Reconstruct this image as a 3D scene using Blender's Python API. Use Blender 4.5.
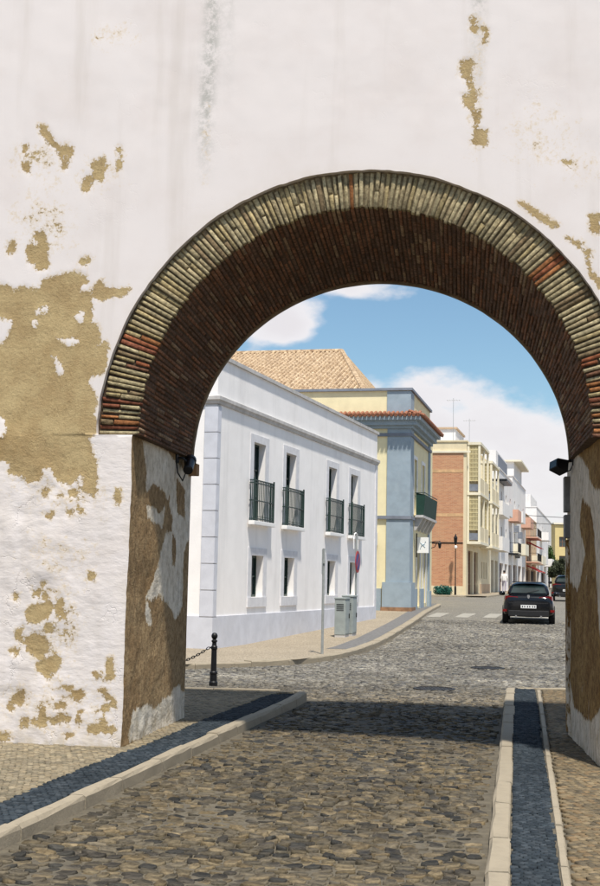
import bpy, bmesh, math, random
import numpy as np
from mathutils import Vector, Matrix
random.seed(7); RNG = np.random.default_rng(7)
for o in list(bpy.data.objects): bpy.data.objects.remove(o)
SC = bpy.context.scene; COL = SC.collection
R = math.radians

# ------------------------------------------------------------------ camera
cam = bpy.data.cameras.new('camera'); cam.sensor_fit = 'VERTICAL'; cam.sensor_height = 36.0
cam.lens = 36.0 * 1230.0 / 886.0; cam.clip_end = 3000.0
camo = bpy.data.objects.new('camera', cam); COL.objects.link(camo); SC.camera = camo
PITCH = math.atan(136 / 1230.0); ROLL = R(1.15)
camo.matrix_world = Matrix.Translation((0, 0, 1.6)) @ Matrix.Rotation(R(90) + PITCH, 4, 'X') @ Matrix.Rotation(ROLL, 4, 'Z')

# ------------------------------------------------------------------ sun, sky, exposure
SUN_EL, SUN_AZ = R(65), R(12)          # azimuth measured from straight behind the camera, towards the right
sun = bpy.data.lights.new('sun', 'SUN'); sun.energy = 4.8; sun.angle = R(2.4); sun.color = (1.0, 0.945, 0.86)
suno = bpy.data.objects.new('sun', sun); COL.objects.link(suno)
sd = Vector((math.sin(SUN_AZ) * math.cos(SUN_EL), -math.cos(SUN_AZ) * math.cos(SUN_EL), math.sin(SUN_EL)))
suno.rotation_euler = sd.to_track_quat('Z', 'Y').to_euler(); suno.location = (0, -5, 30)
W = bpy.data.worlds.new('World'); SC.world = W; W.use_nodes = True
SKY_STRENGTH = 0.125
def build_world():
    nt = W.node_tree; N = nt.nodes; L = nt.links; N.clear()
    out = N.new('ShaderNodeOutputWorld'); bg = N.new('ShaderNodeBackground'); bg.inputs['Strength'].default_value = SKY_STRENGTH
    sky = N.new('ShaderNodeTexSky'); sky.sky_type = 'NISHITA'; sky.sun_disc = False
    sky.sun_elevation = SUN_EL; sky.sun_rotation = math.pi - SUN_AZ; sky.air_density = 1.0; sky.dust_density = 0.7; sky.ozone_density = 1.2
    tc = N.new('ShaderNodeTexCoord'); sep = N.new('ShaderNodeSeparateXYZ'); L.new(tc.outputs['Generated'], sep.inputs[0])
    def m(op, a, b=None, c=None):
        n = N.new('ShaderNodeMath'); n.operation = op
        for i, v in enumerate((a, b, c)):
            if v is None: continue
            if isinstance(v, (int, float)): n.inputs[i].default_value = v
            else: L.new(v, n.inputs[i])
        return n.outputs[0]
    def ss(v, a, b, lo=0.0, hi=1.0):
        n = N.new('ShaderNodeMapRange'); n.interpolation_type = 'SMOOTHSTEP'
        n.inputs['From Min'].default_value = a; n.inputs['From Max'].default_value = b
        n.inputs['To Min'].default_value = lo; n.inputs['To Max'].default_value = hi
        L.new(v, n.inputs['Value']); return n.outputs[0]
    def noise(vec, sc, det, rough, off):
        mp = N.new('ShaderNodeMapping'); mp.inputs['Location'].default_value = off; mp.inputs['Scale'].default_value = (1, 1, 1.9); L.new(vec, mp.inputs['Vector'])
        n = N.new('ShaderNodeTexNoise'); n.inputs['Scale'].default_value = sc; n.inputs['Detail'].default_value = det; n.inputs['Roughness'].default_value = rough
        L.new(mp.outputs[0], n.inputs['Vector']); return n.outputs['Fac']
    g = tc.outputs['Generated']
    n1 = noise(g, 7.0, 8, 0.52, (3.1, 1.7, 0.4)); n2 = noise(g, 22.0, 6, 0.6, (0.3, 5.2, 2.2))
    el = sep.outputs['Z']
    bank = ss(el, 0.115, 0.215, 0.24, -0.08)               # a bank of cumulus low all round the horizon
    high = ss(el, 0.30, 0.6, 0.0, 0.10)  # extra overhead cloud, out of view, added to whiten the fill light
    dv = N.new('ShaderNodeVectorMath'); dv.operation = 'SUBTRACT'; L.new(g, dv.inputs[0]); dv.inputs[1].default_value = (-0.012, 0.978, 0.206)
    sc = N.new('ShaderNodeVectorMath'); sc.operation = 'MULTIPLY'; L.new(dv.outputs[0], sc.inputs[0]); sc.inputs[1].default_value = (1.0, 1.0, 1.9)
    ln = N.new('ShaderNodeVectorMath'); ln.operation = 'LENGTH'; L.new(sc.outputs[0], ln.inputs[0])
    dv2 = N.new('ShaderNodeVectorMath'); dv2.operation = 'SUBTRACT'; L.new(g, dv2.inputs[0]); dv2.inputs[1].default_value = (0.048, 0.970, 0.234)
    sc2 = N.new('ShaderNodeVectorMath'); sc2.operation = 'MULTIPLY'; L.new(dv2.outputs[0], sc2.inputs[0]); sc2.inputs[1].default_value = (0.8, 1.0, 3.6)
    ln2 = N.new('ShaderNodeVectorMath'); ln2.operation = 'LENGTH'; L.new(sc2.outputs[0], ln2.inputs[0])
    puff = m('ADD', ss(ln.outputs['Value'], 0.0, 0.060, 0.42, 0.0), ss(ln2.outputs['Value'], 0.0, 0.05, 0.13, 0.0))      # two small cumuli above the roofs
    v = m('ADD', m('ADD', n1, m('MULTIPLY', m('SUBTRACT', n2, 0.5), 0.16)), m('ADD', m('ADD', bank, high), puff))
    cl = ss(v, 0.535, 0.66); thick = ss(v, 0.58, 0.82)
    cc = N.new('ShaderNodeMixRGB'); cc.inputs[1].default_value = (6.2, 6.0, 6.1, 1); cc.inputs[2].default_value = (5.7, 5.4, 5.5, 1); L.new(thick, cc.inputs[0])
    tint = N.new('ShaderNodeMixRGB'); tint.blend_type = 'MULTIPLY'; tint.inputs[0].default_value = 1.0; tint.inputs[2].default_value = (0.77, 0.89, 0.89, 1); L.new(sky.outputs[0], tint.inputs[1])
    mix = N.new('ShaderNodeMixRGB'); L.new(m('MULTIPLY', cl, 0.93), mix.inputs[0]); L.new(tint.outputs[0], mix.inputs[1]); L.new(cc.outputs[0], mix.inputs[2])
    L.new(mix.outputs[0], bg.inputs['Color']); L.new(bg.outputs[0], out.inputs['Surface'])
build_world()
vs = SC.view_settings; vs.view_transform = 'Standard'; vs.look = 'None'; vs.gamma = 1.0; vs.exposure = 0.26; vs.use_curve_mapping = False
SC.render.engine = 'CYCLES'; SC.cycles.max_bounces = 8; SC.cycles.diffuse_bounces = 5

# ------------------------------------------------------------------ helpers
def tag(o, label=None, cat=None, group=None, kind=None):
    if label: o['label'] = label
    if cat: o['category'] = cat
    if group: o['group'] = group
    if kind: o['kind'] = kind
    return o
def empty(name, loc=(0, 0, 0), rz=0.0, **k):
    o = bpy.data.objects.new(name, None); o.location = loc; o.rotation_euler = (0, 0, rz); COL.objects.link(o); return tag(o, **k)
def link(name, me, mat=None, parent=None, loc=None, **k):
    o = bpy.data.objects.new(name, me); COL.objects.link(o)
    if mat and not me.materials: me.materials.append(mat)
    if parent: o.parent = parent
    if loc is not None: o.location = loc
    return tag(o, **k)
def quads_mesh(name, V, Q, smooth=False, attrs=None, cols=None):
    """V (n,3), Q (m,4): a mesh of quads, fast"""
    V = np.asarray(V, np.float32); Q = np.asarray(Q, np.int32); me = bpy.data.meshes.new(name)
    me.vertices.add(len(V)); me.vertices.foreach_set('co', V.ravel())
    me.loops.add(Q.size); me.loops.foreach_set('vertex_index', Q.ravel())
    me.polygons.add(len(Q)); me.polygons.foreach_set('loop_start', np.arange(0, Q.size, 4, dtype=np.int32))
    try: me.polygons.foreach_set('loop_total', np.full(len(Q), 4, np.int32))
    except Exception: pass
    me.update(calc_edges=True)
    if smooth: me.polygons.foreach_set('use_smooth', np.ones(len(Q), bool))
    for k, a in (attrs or {}).items():
        at = me.attributes.new(k, 'FLOAT', 'POINT'); at.data.foreach_set('value', np.asarray(a, np.float32))
    if cols is not None:
        at = me.attributes.new('col', 'FLOAT_COLOR', 'POINT'); c = np.ones((len(V), 4), np.float32); c[:, :3] = cols; at.data.foreach_set('color', c.ravel())
    me.validate(); return me
class MB:
    """collects shapes that become ONE mesh"""
    def __init__(s): s.v = []; s.f = []
    def add(s, vs, fs):
        n = len(s.v); s.v += [tuple(p) for p in vs]; s.f += [tuple(i + n for i in f) for f in fs]; return s
    def box(s, x0, x1, y0, y1, z0, z1):
        return s.add([(x0,y0,z0),(x1,y0,z0),(x1,y1,z0),(x0,y1,z0),(x0,y0,z1),(x1,y0,z1),(x1,y1,z1),(x0,y1,z1)],
                     [(0,3,2,1),(4,5,6,7),(0,1,5,4),(1,2,6,5),(2,3,7,6),(3,0,4,7)])
    def prism(s, poly, axis, a, b):
        """polygon in the two other axes, extruded along axis from a to b"""
        n = len(poly)
        def P(p, t):
            if axis == 'x': return (t, p[0], p[1])
            if axis == 'y': return (p[0], t, p[1])
            return (p[0], p[1], t)
        vs = [P(p, a) for p in poly] + [P(p, b) for p in poly]
        return s.add(vs, [tuple(range(n - 1, -1, -1)), tuple(range(n, 2 * n))] + [(i, (i + 1) % n, n + (i + 1) % n, n + i) for i in range(n)])
    def tube(s, pts, r, n=8, caps=True):
        pts = [Vector(p) for p in pts]; rs = r if isinstance(r, (list, tuple)) else [r] * len(pts); vs = []; fs = []
        for i, p in enumerate(pts):
            d = (pts[min(i + 1, len(pts) - 1)] - pts[max(i - 1, 0)]).normalized()
            a = d.cross(Vector((0, 0, 1)) if abs(d.z) < 0.9 else Vector((1, 0, 0))).normalized(); b = d.cross(a)
            for k in range(n):
                t = 2 * math.pi * k / n; vs.append(p + (a * math.cos(t) + b * math.sin(t)) * rs[i])
        for i in range(len(pts) - 1):
            for k in range(n):
                fs.append((i*n+k, i*n+(k+1)%n, (i+1)*n+(k+1)%n, (i+1)*n+k))
        if caps: fs += [tuple(range(n - 1, -1, -1)), tuple((len(pts)-1)*n + k for k in range(n))]
        return s.add(vs, fs)
    def lathe(s, prof, n=16, c=(0, 0)):
        vs = []; fs = []; m = len(prof)
        for r, z in prof:
            for k in range(n):
                t = 2*math.pi*k/n; vs.append((c[0]+r*math.cos(t), c[1]+r*math.sin(t), z))
        for i in range(m-1):
            for k in range(n): fs.append((i*n+k, i*n+(k+1)%n, (i+1)*n+(k+1)%n, (i+1)*n+k))
        fs += [tuple(range(n-1,-1,-1)), tuple((m-1)*n+k for k in range(n))]
        return s.add(vs, fs)
    def mesh(s, name, smooth=False, bevel=0.0):
        me = bpy.data.meshes.new(name); me.from_pydata(s.v, [], s.f)
        bm = bmesh.new(); bm.from_mesh(me); bmesh.ops.recalc_face_normals(bm, faces=bm.faces)
        if bevel: bmesh.ops.bevel(bm, geom=list(bm.edges), offset=bevel, segments=2, affect='EDGES', profile=0.6)
        bm.to_mesh(me); bm.free()
        if smooth:
            for p in me.polygons: p.use_smooth = True
        return me
    def build(s, name, mat, parent=None, smooth=False, bevel=0.0, **k):
        return link(name, s.mesh(name, smooth, bevel), mat, parent, **k)
def box(name, mat, parent, *b, bevel=0.0, **k): return MB().box(*b).build(name, mat, parent, bevel=bevel, **k)

def hash2(ix, iy, seed):
    h = (ix * 374761393 + iy * 668265263 + seed * 1442695041) & 0xFFFFFFFF
    h = ((h ^ (h >> 13)) * 1274126177) & 0xFFFFFFFF
    return ((h ^ (h >> 16)) & 0xFFFF) / 65535.0
def vnoise(x, y, seed=0):
    x = np.asarray(x, float); y = np.asarray(y, float)
    ix = np.floor(x).astype(np.int64); iy = np.floor(y).astype(np.int64); fx = x - ix; fy = y - iy
    fx = fx*fx*(3-2*fx); fy = fy*fy*(3-2*fy)
    return (hash2(ix,iy,seed)*(1-fx)+hash2(ix+1,iy,seed)*fx)*(1-fy) + (hash2(ix,iy+1,seed)*(1-fx)+hash2(ix+1,iy+1,seed)*fx)*fy
def fbm(x, y, seed=0, oct=4):
    v = 0; a = 0.5; t = 0
    for i in range(oct): v = v + a*vnoise(x*2**i, y*2**i, seed+i); t += a; a *= 0.5
    return v / t
def sdf(px, py, poly):
    """signed distance to a polygon, positive inside"""
    P = np.array(poly, float); d = np.full(px.shape, 1e9); ins = np.zeros(px.shape, bool); n = len(P)
    for i in range(n):
        a = P[i]; b = P[(i+1) % n]; e = b - a; wx = px-a[0]; wy = py-a[1]
        t = np.clip((wx*e[0]+wy*e[1])/max(e@e, 1e-12), 0, 1); d = np.minimum(d, (wx-t*e[0])**2+(wy-t*e[1])**2)
        c = (a[1] > py) != (b[1] > py)
        with np.errstate(divide='ignore', invalid='ignore'): xi = a[0] + (py-a[1])*(b[0]-a[0])/(b[1]-a[1] if b[1] != a[1] else 1e-12)
        ins ^= c & (px < xi)
    d = np.sqrt(d); return np.where(ins, d, -d)
def inside(px, py, poly): return sdf(np.asarray(px, float), np.asarray(py, float), poly) > 0

# ------------------------------------------------------------------ materials
class NT:
    def __init__(s, name):
        s.m = bpy.data.materials.new(name); s.m.use_nodes = True; s.t = s.m.node_tree; s.N = s.t.nodes; s.L = s.t.links
        s.b = s.N['Principled BSDF']; s.tc = s.N.new('ShaderNodeTexCoord').outputs['Object']
    def set(s, sock, v):
        if isinstance(v, (int, float)): s.b.inputs[sock].default_value = v
        elif isinstance(v, tuple): s.b.inputs[sock].default_value = (*v[:3], 1)
        else: s.L.new(v, s.b.inputs[sock])
    def inp(s, n, i, v):
        if isinstance(v, (int, float)): n.inputs[i].default_value = v
        elif isinstance(v, tuple): n.inputs[i].default_value = (*v[:3], 1) if n.inputs[i].type == 'RGBA' else v
        else: s.L.new(v, n.inputs[i])
    def math(s, op, a, b=0.0, c=None):
        n = s.N.new('ShaderNodeMath'); n.operation = op; s.inp(n, 0, a); s.inp(n, 1, b)
        if c is not None: s.inp(n, 2, c)
        return n.outputs[0]
    def noise(s, scale, detail=5, rough=0.55, vec=None, stretch=None):
        v = vec or s.tc
        if stretch:
            mp = s.N.new('ShaderNodeMapping'); mp.inputs['Scale'].default_value = stretch; s.L.new(v, mp.inputs[0]); v = mp.outputs[0]
        n = s.N.new('ShaderNodeTexNoise'); n.inputs['Scale'].default_value = scale; n.inputs['Detail'].default_value = detail; n.inputs['Roughness'].default_value = rough
        s.L.new(v, n.inputs['Vector']); return n.outputs['Fac']
    def vor(s, scale, feature='F1', stretch=None, out='Distance', rnd=1.0):
        v = s.tc
        if stretch:
            mp = s.N.new('ShaderNodeMapping'); mp.inputs['Scale'].default_value = stretch; s.L.new(v, mp.inputs[0]); v = mp.outputs[0]
        n = s.N.new('ShaderNodeTexVoronoi'); n.feature = feature; n.inputs['Scale'].default_value = scale; n.inputs['Randomness'].default_value = rnd
        s.L.new(v, n.inputs['Vector']); return n.outputs[out]
    def attr(s, name, out='Fac'):
        n = s.N.new('ShaderNodeAttribute'); n.attribute_name = name; return n.outputs[out]
    def ss(s, v, a, b, lo=0.0, hi=1.0):
        n = s.N.new('ShaderNodeMapRange'); n.interpolation_type = 'SMOOTHSTEP'
        for i, q in enumerate((a, b, lo, hi)): n.inputs[i+1].default_value = q
        s.L.new(v, n.inputs[0]); return n.outputs[0]
    def mix(s, f, a, b, mode='MIX'):
        n = s.N.new('ShaderNodeMixRGB'); n.blend_type = mode; s.inp(n, 0, f); s.inp(n, 1, a); s.inp(n, 2, b); return n.outputs[0]
    def bump(s, h, dist=0.01, strength=1.0):
        n = s.N.new('ShaderNodeBump'); n.inputs['Strength'].default_value = strength; n.inputs['Distance'].default_value = dist; s.L.new(h, n.inputs['Height']); s.L.new(n.outputs[0], s.b.inputs['Normal'])
def lerp(a, b, t): return tuple(a[i]*(1-t)+b[i]*t for i in range(3))
def mat(name, col, rough=0.8, var=0.12, scale=3.0, bump=0.0, bscale=40.0, metal=0.0, spec=0.35, dirt=None, dscale=1.2, damt=0.3, streak=0.0):
    n = NT(name); dk = tuple(c*(1-var) for c in col); lt = tuple(min(1, c*(1+var*0.7)) for c in col)
    c = n.mix(n.ss(n.noise(scale, 6, 0.6), 0.3, 0.7), dk, lt)
    if dirt:
        f = n.ss(n.noise(dscale, 7, 0.65), 0.5, 0.75, 0, damt); c = n.mix(f, c, dirt)
    if streak:
        f = n.ss(n.noise(1.0, 6, 0.6, stretch=(2.2, 2.2, 0.22)), 0.48, 0.72, 0, streak); c = n.mix(f, c, tuple(q*0.45 for q in col))
    n.set('Base Color', c); n.set('Roughness', rough); n.set('Metallic', metal); n.b.inputs['Specular IOR Level'].default_value = spec
    if bump: n.bump(n.noise(bscale, 6, 0.65), bump)
    return n.m
def glass_mat(name, col=(0.02, 0.03, 0.03), rough=0.06):
    n = NT(name); n.set('Base Color', n.mix(n.ss(n.noise(1.3, 3, 0.5), 0.35, 0.65), col, tuple(c*2.2 for c in col))); n.set('Roughness', rough); n.b.inputs['Specular IOR Level'].default_value = 0.6
    return n.m
M = {}
M['wwhite'] = mat('limewashed_facade', (0.90, 0.87, 0.845), 0.85, 0.04, 1.5, 0.004, 25, dirt=(0.62, 0.58, 0.53), dscale=0.8, damt=0.22, streak=0.16)
M['wtrim'] = mat('grey_stone_trim', (0.66, 0.655, 0.67), 0.8, 0.08, 6, 0.003, 60)
M['wplinth'] = mat('pale_blue_plinth', (0.61, 0.62, 0.67), 0.8, 0.08, 2.5, 0.003, 40, dirt=(0.45, 0.45, 0.46), damt=0.35)
M['cornice'] = mat('grey_cornice', (0.52, 0.50, 0.48), 0.85, 0.15, 4, 0.004, 50, streak=0.25)
M['dgreen'] = mat('dark_green_paint', (0.012, 0.032, 0.026), 0.45, 0.2, 8)
M['rail'] = mat('railing_iron', (0.018, 0.04, 0.034), 0.5, 0.2, 10)
M['glass'] = glass_mat('window_glass', (0.022, 0.03, 0.03))
M['curtain'] = mat('pale_curtain', (0.45, 0.44, 0.40), 0.9, 0.15, 9)
M['iron'] = mat('black_iron', (0.008, 0.008, 0.009), 0.42, 0.25, 14, 0.001, 90)
M['galv'] = mat('galvanised_steel', (0.36, 0.38, 0.37), 0.5, 0.12, 9, metal=0.4)
M['cabinet'] = mat('grey_green_cabinet', (0.30, 0.335, 0.325), 0.6, 0.15, 3, dirt=(0.18, 0.19, 0.17), damt=0.5)
M['yellow'] = mat('pale_yellow_facade', (0.80, 0.71, 0.45), 0.85, 0.06, 2, 0.003, 30, streak=0.12)
M['bblue'] = mat('blue_grey_facade', (0.295, 0.36, 0.41), 0.85, 0.10, 2.5, 0.003, 30, dirt=(0.36, 0.41, 0.44), dscale=0.9, damt=0.5)
M['bgrey'] = mat('slate_grey_moulding', (0.20, 0.22, 0.26), 0.8, 0.15, 4, 0.003, 40)
M['rust_base'] = mat('stained_base', (0.28, 0.16, 0.09), 0.9, 0.3, 5)
M['white'] = mat('white_paint', (0.80, 0.79, 0.77), 0.75, 0.04, 2)
M['cream'] = mat('cream_facade', (0.72, 0.62, 0.42), 0.85, 0.07, 1.2, 0.003, 20, streak=0.2)
M['creamlt'] = mat('light_cream_facade', (0.78, 0.72, 0.56), 0.85, 0.06, 1.2, streak=0.15)
M['lattice'] = mat('cream_lattice', (0.60, 0.52, 0.30), 0.85, 0.12, 3)
M['shadewood'] = mat('brown_garage_door', (0.19, 0.10, 0.065), 0.7, 0.25, 3)
M['farwhite'] = mat('far_white_facade', (0.80, 0.77, 0.74), 0.85, 0.05, 0.6, streak=0.15)
M['fartan'] = mat('far_tan_facade', (0.55, 0.40, 0.26), 0.85, 0.12, 0.6)
M['farpink'] = mat('far_salmon_facade', (0.62, 0.36, 0.26), 0.85, 0.12, 0.6)
M['farol'] = mat('ochre_facade', (0.62, 0.50, 0.24), 0.85, 0.08, 0.4)
M['red'] = mat('red_canvas', (0.34, 0.03, 0.03), 0.8, 0.15, 3)
M['canvas'] = mat('green_canvas', (0.010, 0.042, 0.030), 0.75, 0.2, 3, 0.004, 12)
M['darkroom'] = mat('dark_interior', (0.03, 0.026, 0.024), 0.9, 0.3, 1)
M['hedge'] = mat('dark_teal_leaf', (0.02, 0.12, 0.09), 0.6, 0.4, 5)
M['leaf'] = mat('tree_leaf', (0.07, 0.12, 0.03), 0.6, 0.45, 0.9)
M['bark'] = mat('tree_bark', (0.09, 0.065, 0.045), 0.9, 0.3, 6, 0.01, 20)
M['kerb'] = mat('limestone_kerb', (0.315, 0.268, 0.195), 0.8, 0.14, 5, 0.004, 45, dirt=(0.15, 0.125, 0.09), dscale=5, damt=0.95)
M['tanblock'] = mat('tan_block', (0.34, 0.20, 0.10), 0.9, 0.2, 9, 0.003, 60)
M['zebra'] = mat('white_road_paint', (0.32, 0.30, 0.255), 0.8, 0.15, 3, dirt=(0.3, 0.28, 0.25), dscale=5, damt=0.8)
M['cast'] = mat('cast_iron', (0.045, 0.043, 0.042), 0.5, 0.3, 12, 0.002, 60, metal=0.3)

def colattr_mat(name, rough, var, nscale, bump, bscale, spec=0.4, rvar=0.0):
    n = NT(name); c = n.attr('col', 'Color'); oi = n.N.new('ShaderNodeObjectInfo').outputs['Random']
    f = n.ss(n.noise(nscale, 6, 0.65), 0.25, 0.75, 1-var, 1+var*0.7)
    k = n.N.new('ShaderNodeCombineXYZ')
    for i in range(3): n.L.new(f, k.inputs[i])
    n.set('Base Color', n.mix(1.0, c, k.outputs[0], 'MULTIPLY'))
    n.set('Roughness', n.ss(n.noise(nscale*0.7, 3), 0.3, 0.7, rough-rvar, rough+rvar)); n.b.inputs['Specular IOR Level'].default_value = spec
    n.bump(n.noise(bscale, 6, 0.7), bump); return n.m
M['cobble'] = colattr_mat('worn_cobble', 0.62, 0.62, 19, 0.008, 60, 0.25, 0.12)
M['sett'] = colattr_mat('small_limestone_setts', 0.75, 0.35, 18, 0.002, 120, 0.3)
M['basalt'] = colattr_mat('basalt_setts', 0.8, 0.3, 18, 0.002, 120, 0.08)
M['brick'] = colattr_mat('old_brick', 0.9, 0.55, 24, 0.010, 55, 0.15)
def roadbed():
    n = NT('sandy_road_bed'); c = n.mix(n.ss(n.noise(9, 8, 0.7), 0.3, 0.7), (0.075, 0.064, 0.045), (0.135, 0.115, 0.08)); n.set('Base Color', c); n.set('Roughness', 0.95); n.bump(n.noise(60, 6, 0.7), 0.006); return n.m
M['bed'] = roadbed()
def farcobble(name, a, b, joint, scale, bump):
    n = NT(name); ed = n.vor(scale, 'DISTANCE_TO_EDGE'); cc = n.vor(scale, 'F1', out='Color')
    sp = n.N.new('ShaderNodeSeparateColor'); n.L.new(cc, sp.inputs[0])
    c = n.mix(sp.outputs[0], a, b); c = n.mix(n.ss(n.noise(0.7, 6, 0.6), 0.3, 0.7, 0, 0.5), c, lerp(a, joint, 0.4)); c = n.mix(n.ss(ed, 0.02, 0.10, 1, 0), c, joint)
    n.set('Base Color', c); n.set('Roughness', 0.72); n.bump(n.ss(ed, 0.0, 0.2), bump); return n.m
M['farroad'] = farcobble('distant_cobbled_road', (0.20, 0.182, 0.150), (0.29, 0.265, 0.215), (0.11, 0.10, 0.08), 8.5, 0.015)
M['farpave'] = farcobble('distant_limestone_pavement', (0.32, 0.265, 0.19), (0.42, 0.35, 0.255), (0.19, 0.155, 0.105), 15, 0.006)
def tile_mat():
    n = NT('clay_roof_tile'); v = n.vor(5.5, 'F1', out='Color'); sp = n.N.new('ShaderNodeSeparateColor'); n.L.new(v, sp.inputs[0])
    c = n.mix(sp.outputs[0], (0.42, 0.29, 0.165), (0.60, 0.46, 0.30)); c = n.mix(n.ss(n.noise(5, 7, 0.75), 0.44, 0.60, 0, 0.85), c, (0.20, 0.12, 0.065)); n.set('Base Color', c); n.set('Roughness', 0.9); return n.m
M['tile'] = tile_mat()
M['redtile'] = mat('red_eave_tile', (0.30, 0.125, 0.07), 0.85, 0.3, 6)
def brickwall():
    n = NT('distant_brickwork'); b = n.N.new('ShaderNodeTexBrick'); b.inputs['Scale'].default_value = 1.0; b.inputs['Brick Width'].default_value = 0.24; b.inputs['Row Height'].default_value = 0.075; b.inputs['Mortar Size'].default_value = 0.008
    b.inputs['Color1'].default_value = (0.44, 0.17, 0.085, 1); b.inputs['Color2'].default_value = (0.56, 0.26, 0.13, 1); b.inputs['Mortar'].default_value = (0.5, 0.38, 0.25, 1)
    mp = n.N.new('ShaderNodeMapping'); mp.inputs['Rotation'].default_value = (R(90), 0, 0); n.L.new(n.tc, mp.inputs[0]); n.L.new(mp.outputs[0], b.inputs['Vector'])
    n.set('Base Color', n.mix(n.ss(n.noise(0.8, 6, 0.65), 0.4, 0.75, 0, 0.35), b.outputs[0], (0.55, 0.36, 0.2))); n.set('Roughness', 0.9); return n.m
M['brickwall'] = brickwall()
def plaster(name, white, tan, tan2, amp, fine, st=(1, 1, 1), rough_bump=0.006, dirty=0.0):
    """old limewash over ochre render: attribute 'peel' says where the wash has come off"""
    n = NT(name)
    edge = n.math('ADD', n.math('MULTIPLY', n.math('SUBTRACT', n.noise(fine, 9, 0.78, stretch=st), 0.5), amp), n.math('MULTIPLY', n.math('SUBTRACT', n.noise(fine*0.25, 5, 0.6, stretch=st), 0.5), amp*0.9))
    m = n.ss(n.math('ADD', n.attr('peel'), edge), -0.004, 0.005)
    t = n.mix(n.ss(n.noise(3.2, 9, 0.68), 0.36, 0.64), tan, tan2); t = n.mix(n.ss(n.noise(1.1, 8, 0.7), 0.45, 0.7, 0, 0.55), t, tuple(c*f for c, f in zip(tan, (0.82, 0.74, 0.62)))); t = n.mix(n.ss(n.noise(19, 8, 0.8), 0.58, 0.72, 0, 0.5), t, tuple(min(1, c*1.5) for c in tan2)); t = n.mix(n.ss(n.math('ABSOLUTE', n.math('SUBTRACT', n.noise(2.3, 8, 0.68, stretch=(0.7, 1, 1.5)), 0.5)), 0.0, 0.006, 0.55, 0), t, tuple(c*0.35 for c in tan)); t = n.mix(n.ss(n.noise(48, 6, 0.8), 0.52, 0.72, 0, 0.6), t, tuple(c*0.45 for c in tan))
    thin = n.ss(n.math('ADD', n.attr('peel'), n.math('MULTIPLY', edge, 1.3)), -0.030, 0.006)
    w = n.mix(n.ss(n.noise(1.4, 7, 0.62), 0.42, 0.72, 0, 0.5), white, tuple(c*f for c, f in zip(white, (0.90, 0.87, 0.85))))
    w = n.mix(n.ss(n.noise(0.9, 7, 0.6, stretch=(3.5, 3.5, 0.3)), 0.50, 0.72, 0, 0.38), w, tuple(c*f for c, f in zip(white, (0.76, 0.735, 0.69))))
    w = n.mix(n.ss(n.noise(60, 6, 0.8), 0.60, 0.78, 0, 0.5), w, tuple(c*0.6 for c in white))
    w = n.mix(n.math('MULTIPLY', n.attr('stain'), n.ss(n.noise(9, 9, 0.78), 0.40, 0.60)), w, (0.40, 0.39, 0.36))
    w = n.mix(n.math('MULTIPLY', n.attr('grime'), n.ss(n.noise(5, 7, 0.7), 0.3, 0.7)), w, (0.50, 0.42, 0.29))
    if dirty:
        w = n.mix(n.ss(n.noise(10, 9, 0.8, stretch=(1, 1, 0.8)), 0.44, 0.62, 0, dirty), w, (0.30, 0.235, 0.15)); t = n.mix(n.ss(n.noise(15, 9, 0.8), 0.44, 0.60, 0, 0.75), t, tuple(c*0.5 for c in tan)); t = n.mix(n.ss(n.noise(24, 9, 0.8), 0.54, 0.66, 0, 0.6), t, tuple(min(1, c*1.5) for c in tan2))
    w = n.mix(n.math('MULTIPLY', thin, 0.5), w, (0.60, 0.47, 0.28))
    n.set('Base Color', n.mix(m, w, t)); n.set('Roughness', 0.92); n.b.inputs['Specular IOR Level'].default_value = 0.15
    rough = n.attr('rough')
    h = n.math('SUBTRACT', n.math('MULTIPLY', n.noise(9, 10, 0.60, stretch=(0.8, 1, 1.6)), n.math('MULTIPLY_ADD', rough, 0.80, -0.08)), n.math('MULTIPLY', m, 0.55))
    h = n.math('ADD', h, n.math('MULTIPLY', n.math('MULTIPLY', n.noise(34, 8, 0.75), m), 0.8))
    crack = n.ss(n.math('ABSOLUTE', n.math('SUBTRACT', n.noise(1.6, 6, 0.6), 0.5)), 0.0, 0.008, 1, 0)
    h = n.math('SUBTRACT', h, n.math('MULTIPLY', n.math('MULTIPLY', crack, n.ss(n.noise(1.7, 3), 0.5, 0.6)), n.math('MULTIPLY', rough, 0.2)))
    n.bump(h, rough_bump * 2.0, 1.0); return n.m
M['plaster'] = plaster('old_limewash', (0.70, 0.65, 0.63), (0.38, 0.275, 0.14), (0.47, 0.36, 0.19), 0.115, 27)
M['jamb'] = plaster('old_limewash_jamb', (0.86, 0.80, 0.69), (0.34, 0.225, 0.115), (0.48, 0.345, 0.19), 0.13, 24, rough_bump=0.010, dirty=0.5)
M['jambr'] = plaster('old_limewash_jamb_streaked', (0.74, 0.66, 0.55), (0.24, 0.13, 0.045), (0.46, 0.29, 0.11), 0.16, 20, st=(1, 1, 0.22), rough_bump=0.012, dirty=0.6)
M['mortar'] = mat('dark_lime_mortar', (0.10, 0.066, 0.042), 0.95, 0.4, 20, 0.008, 60)

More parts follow.
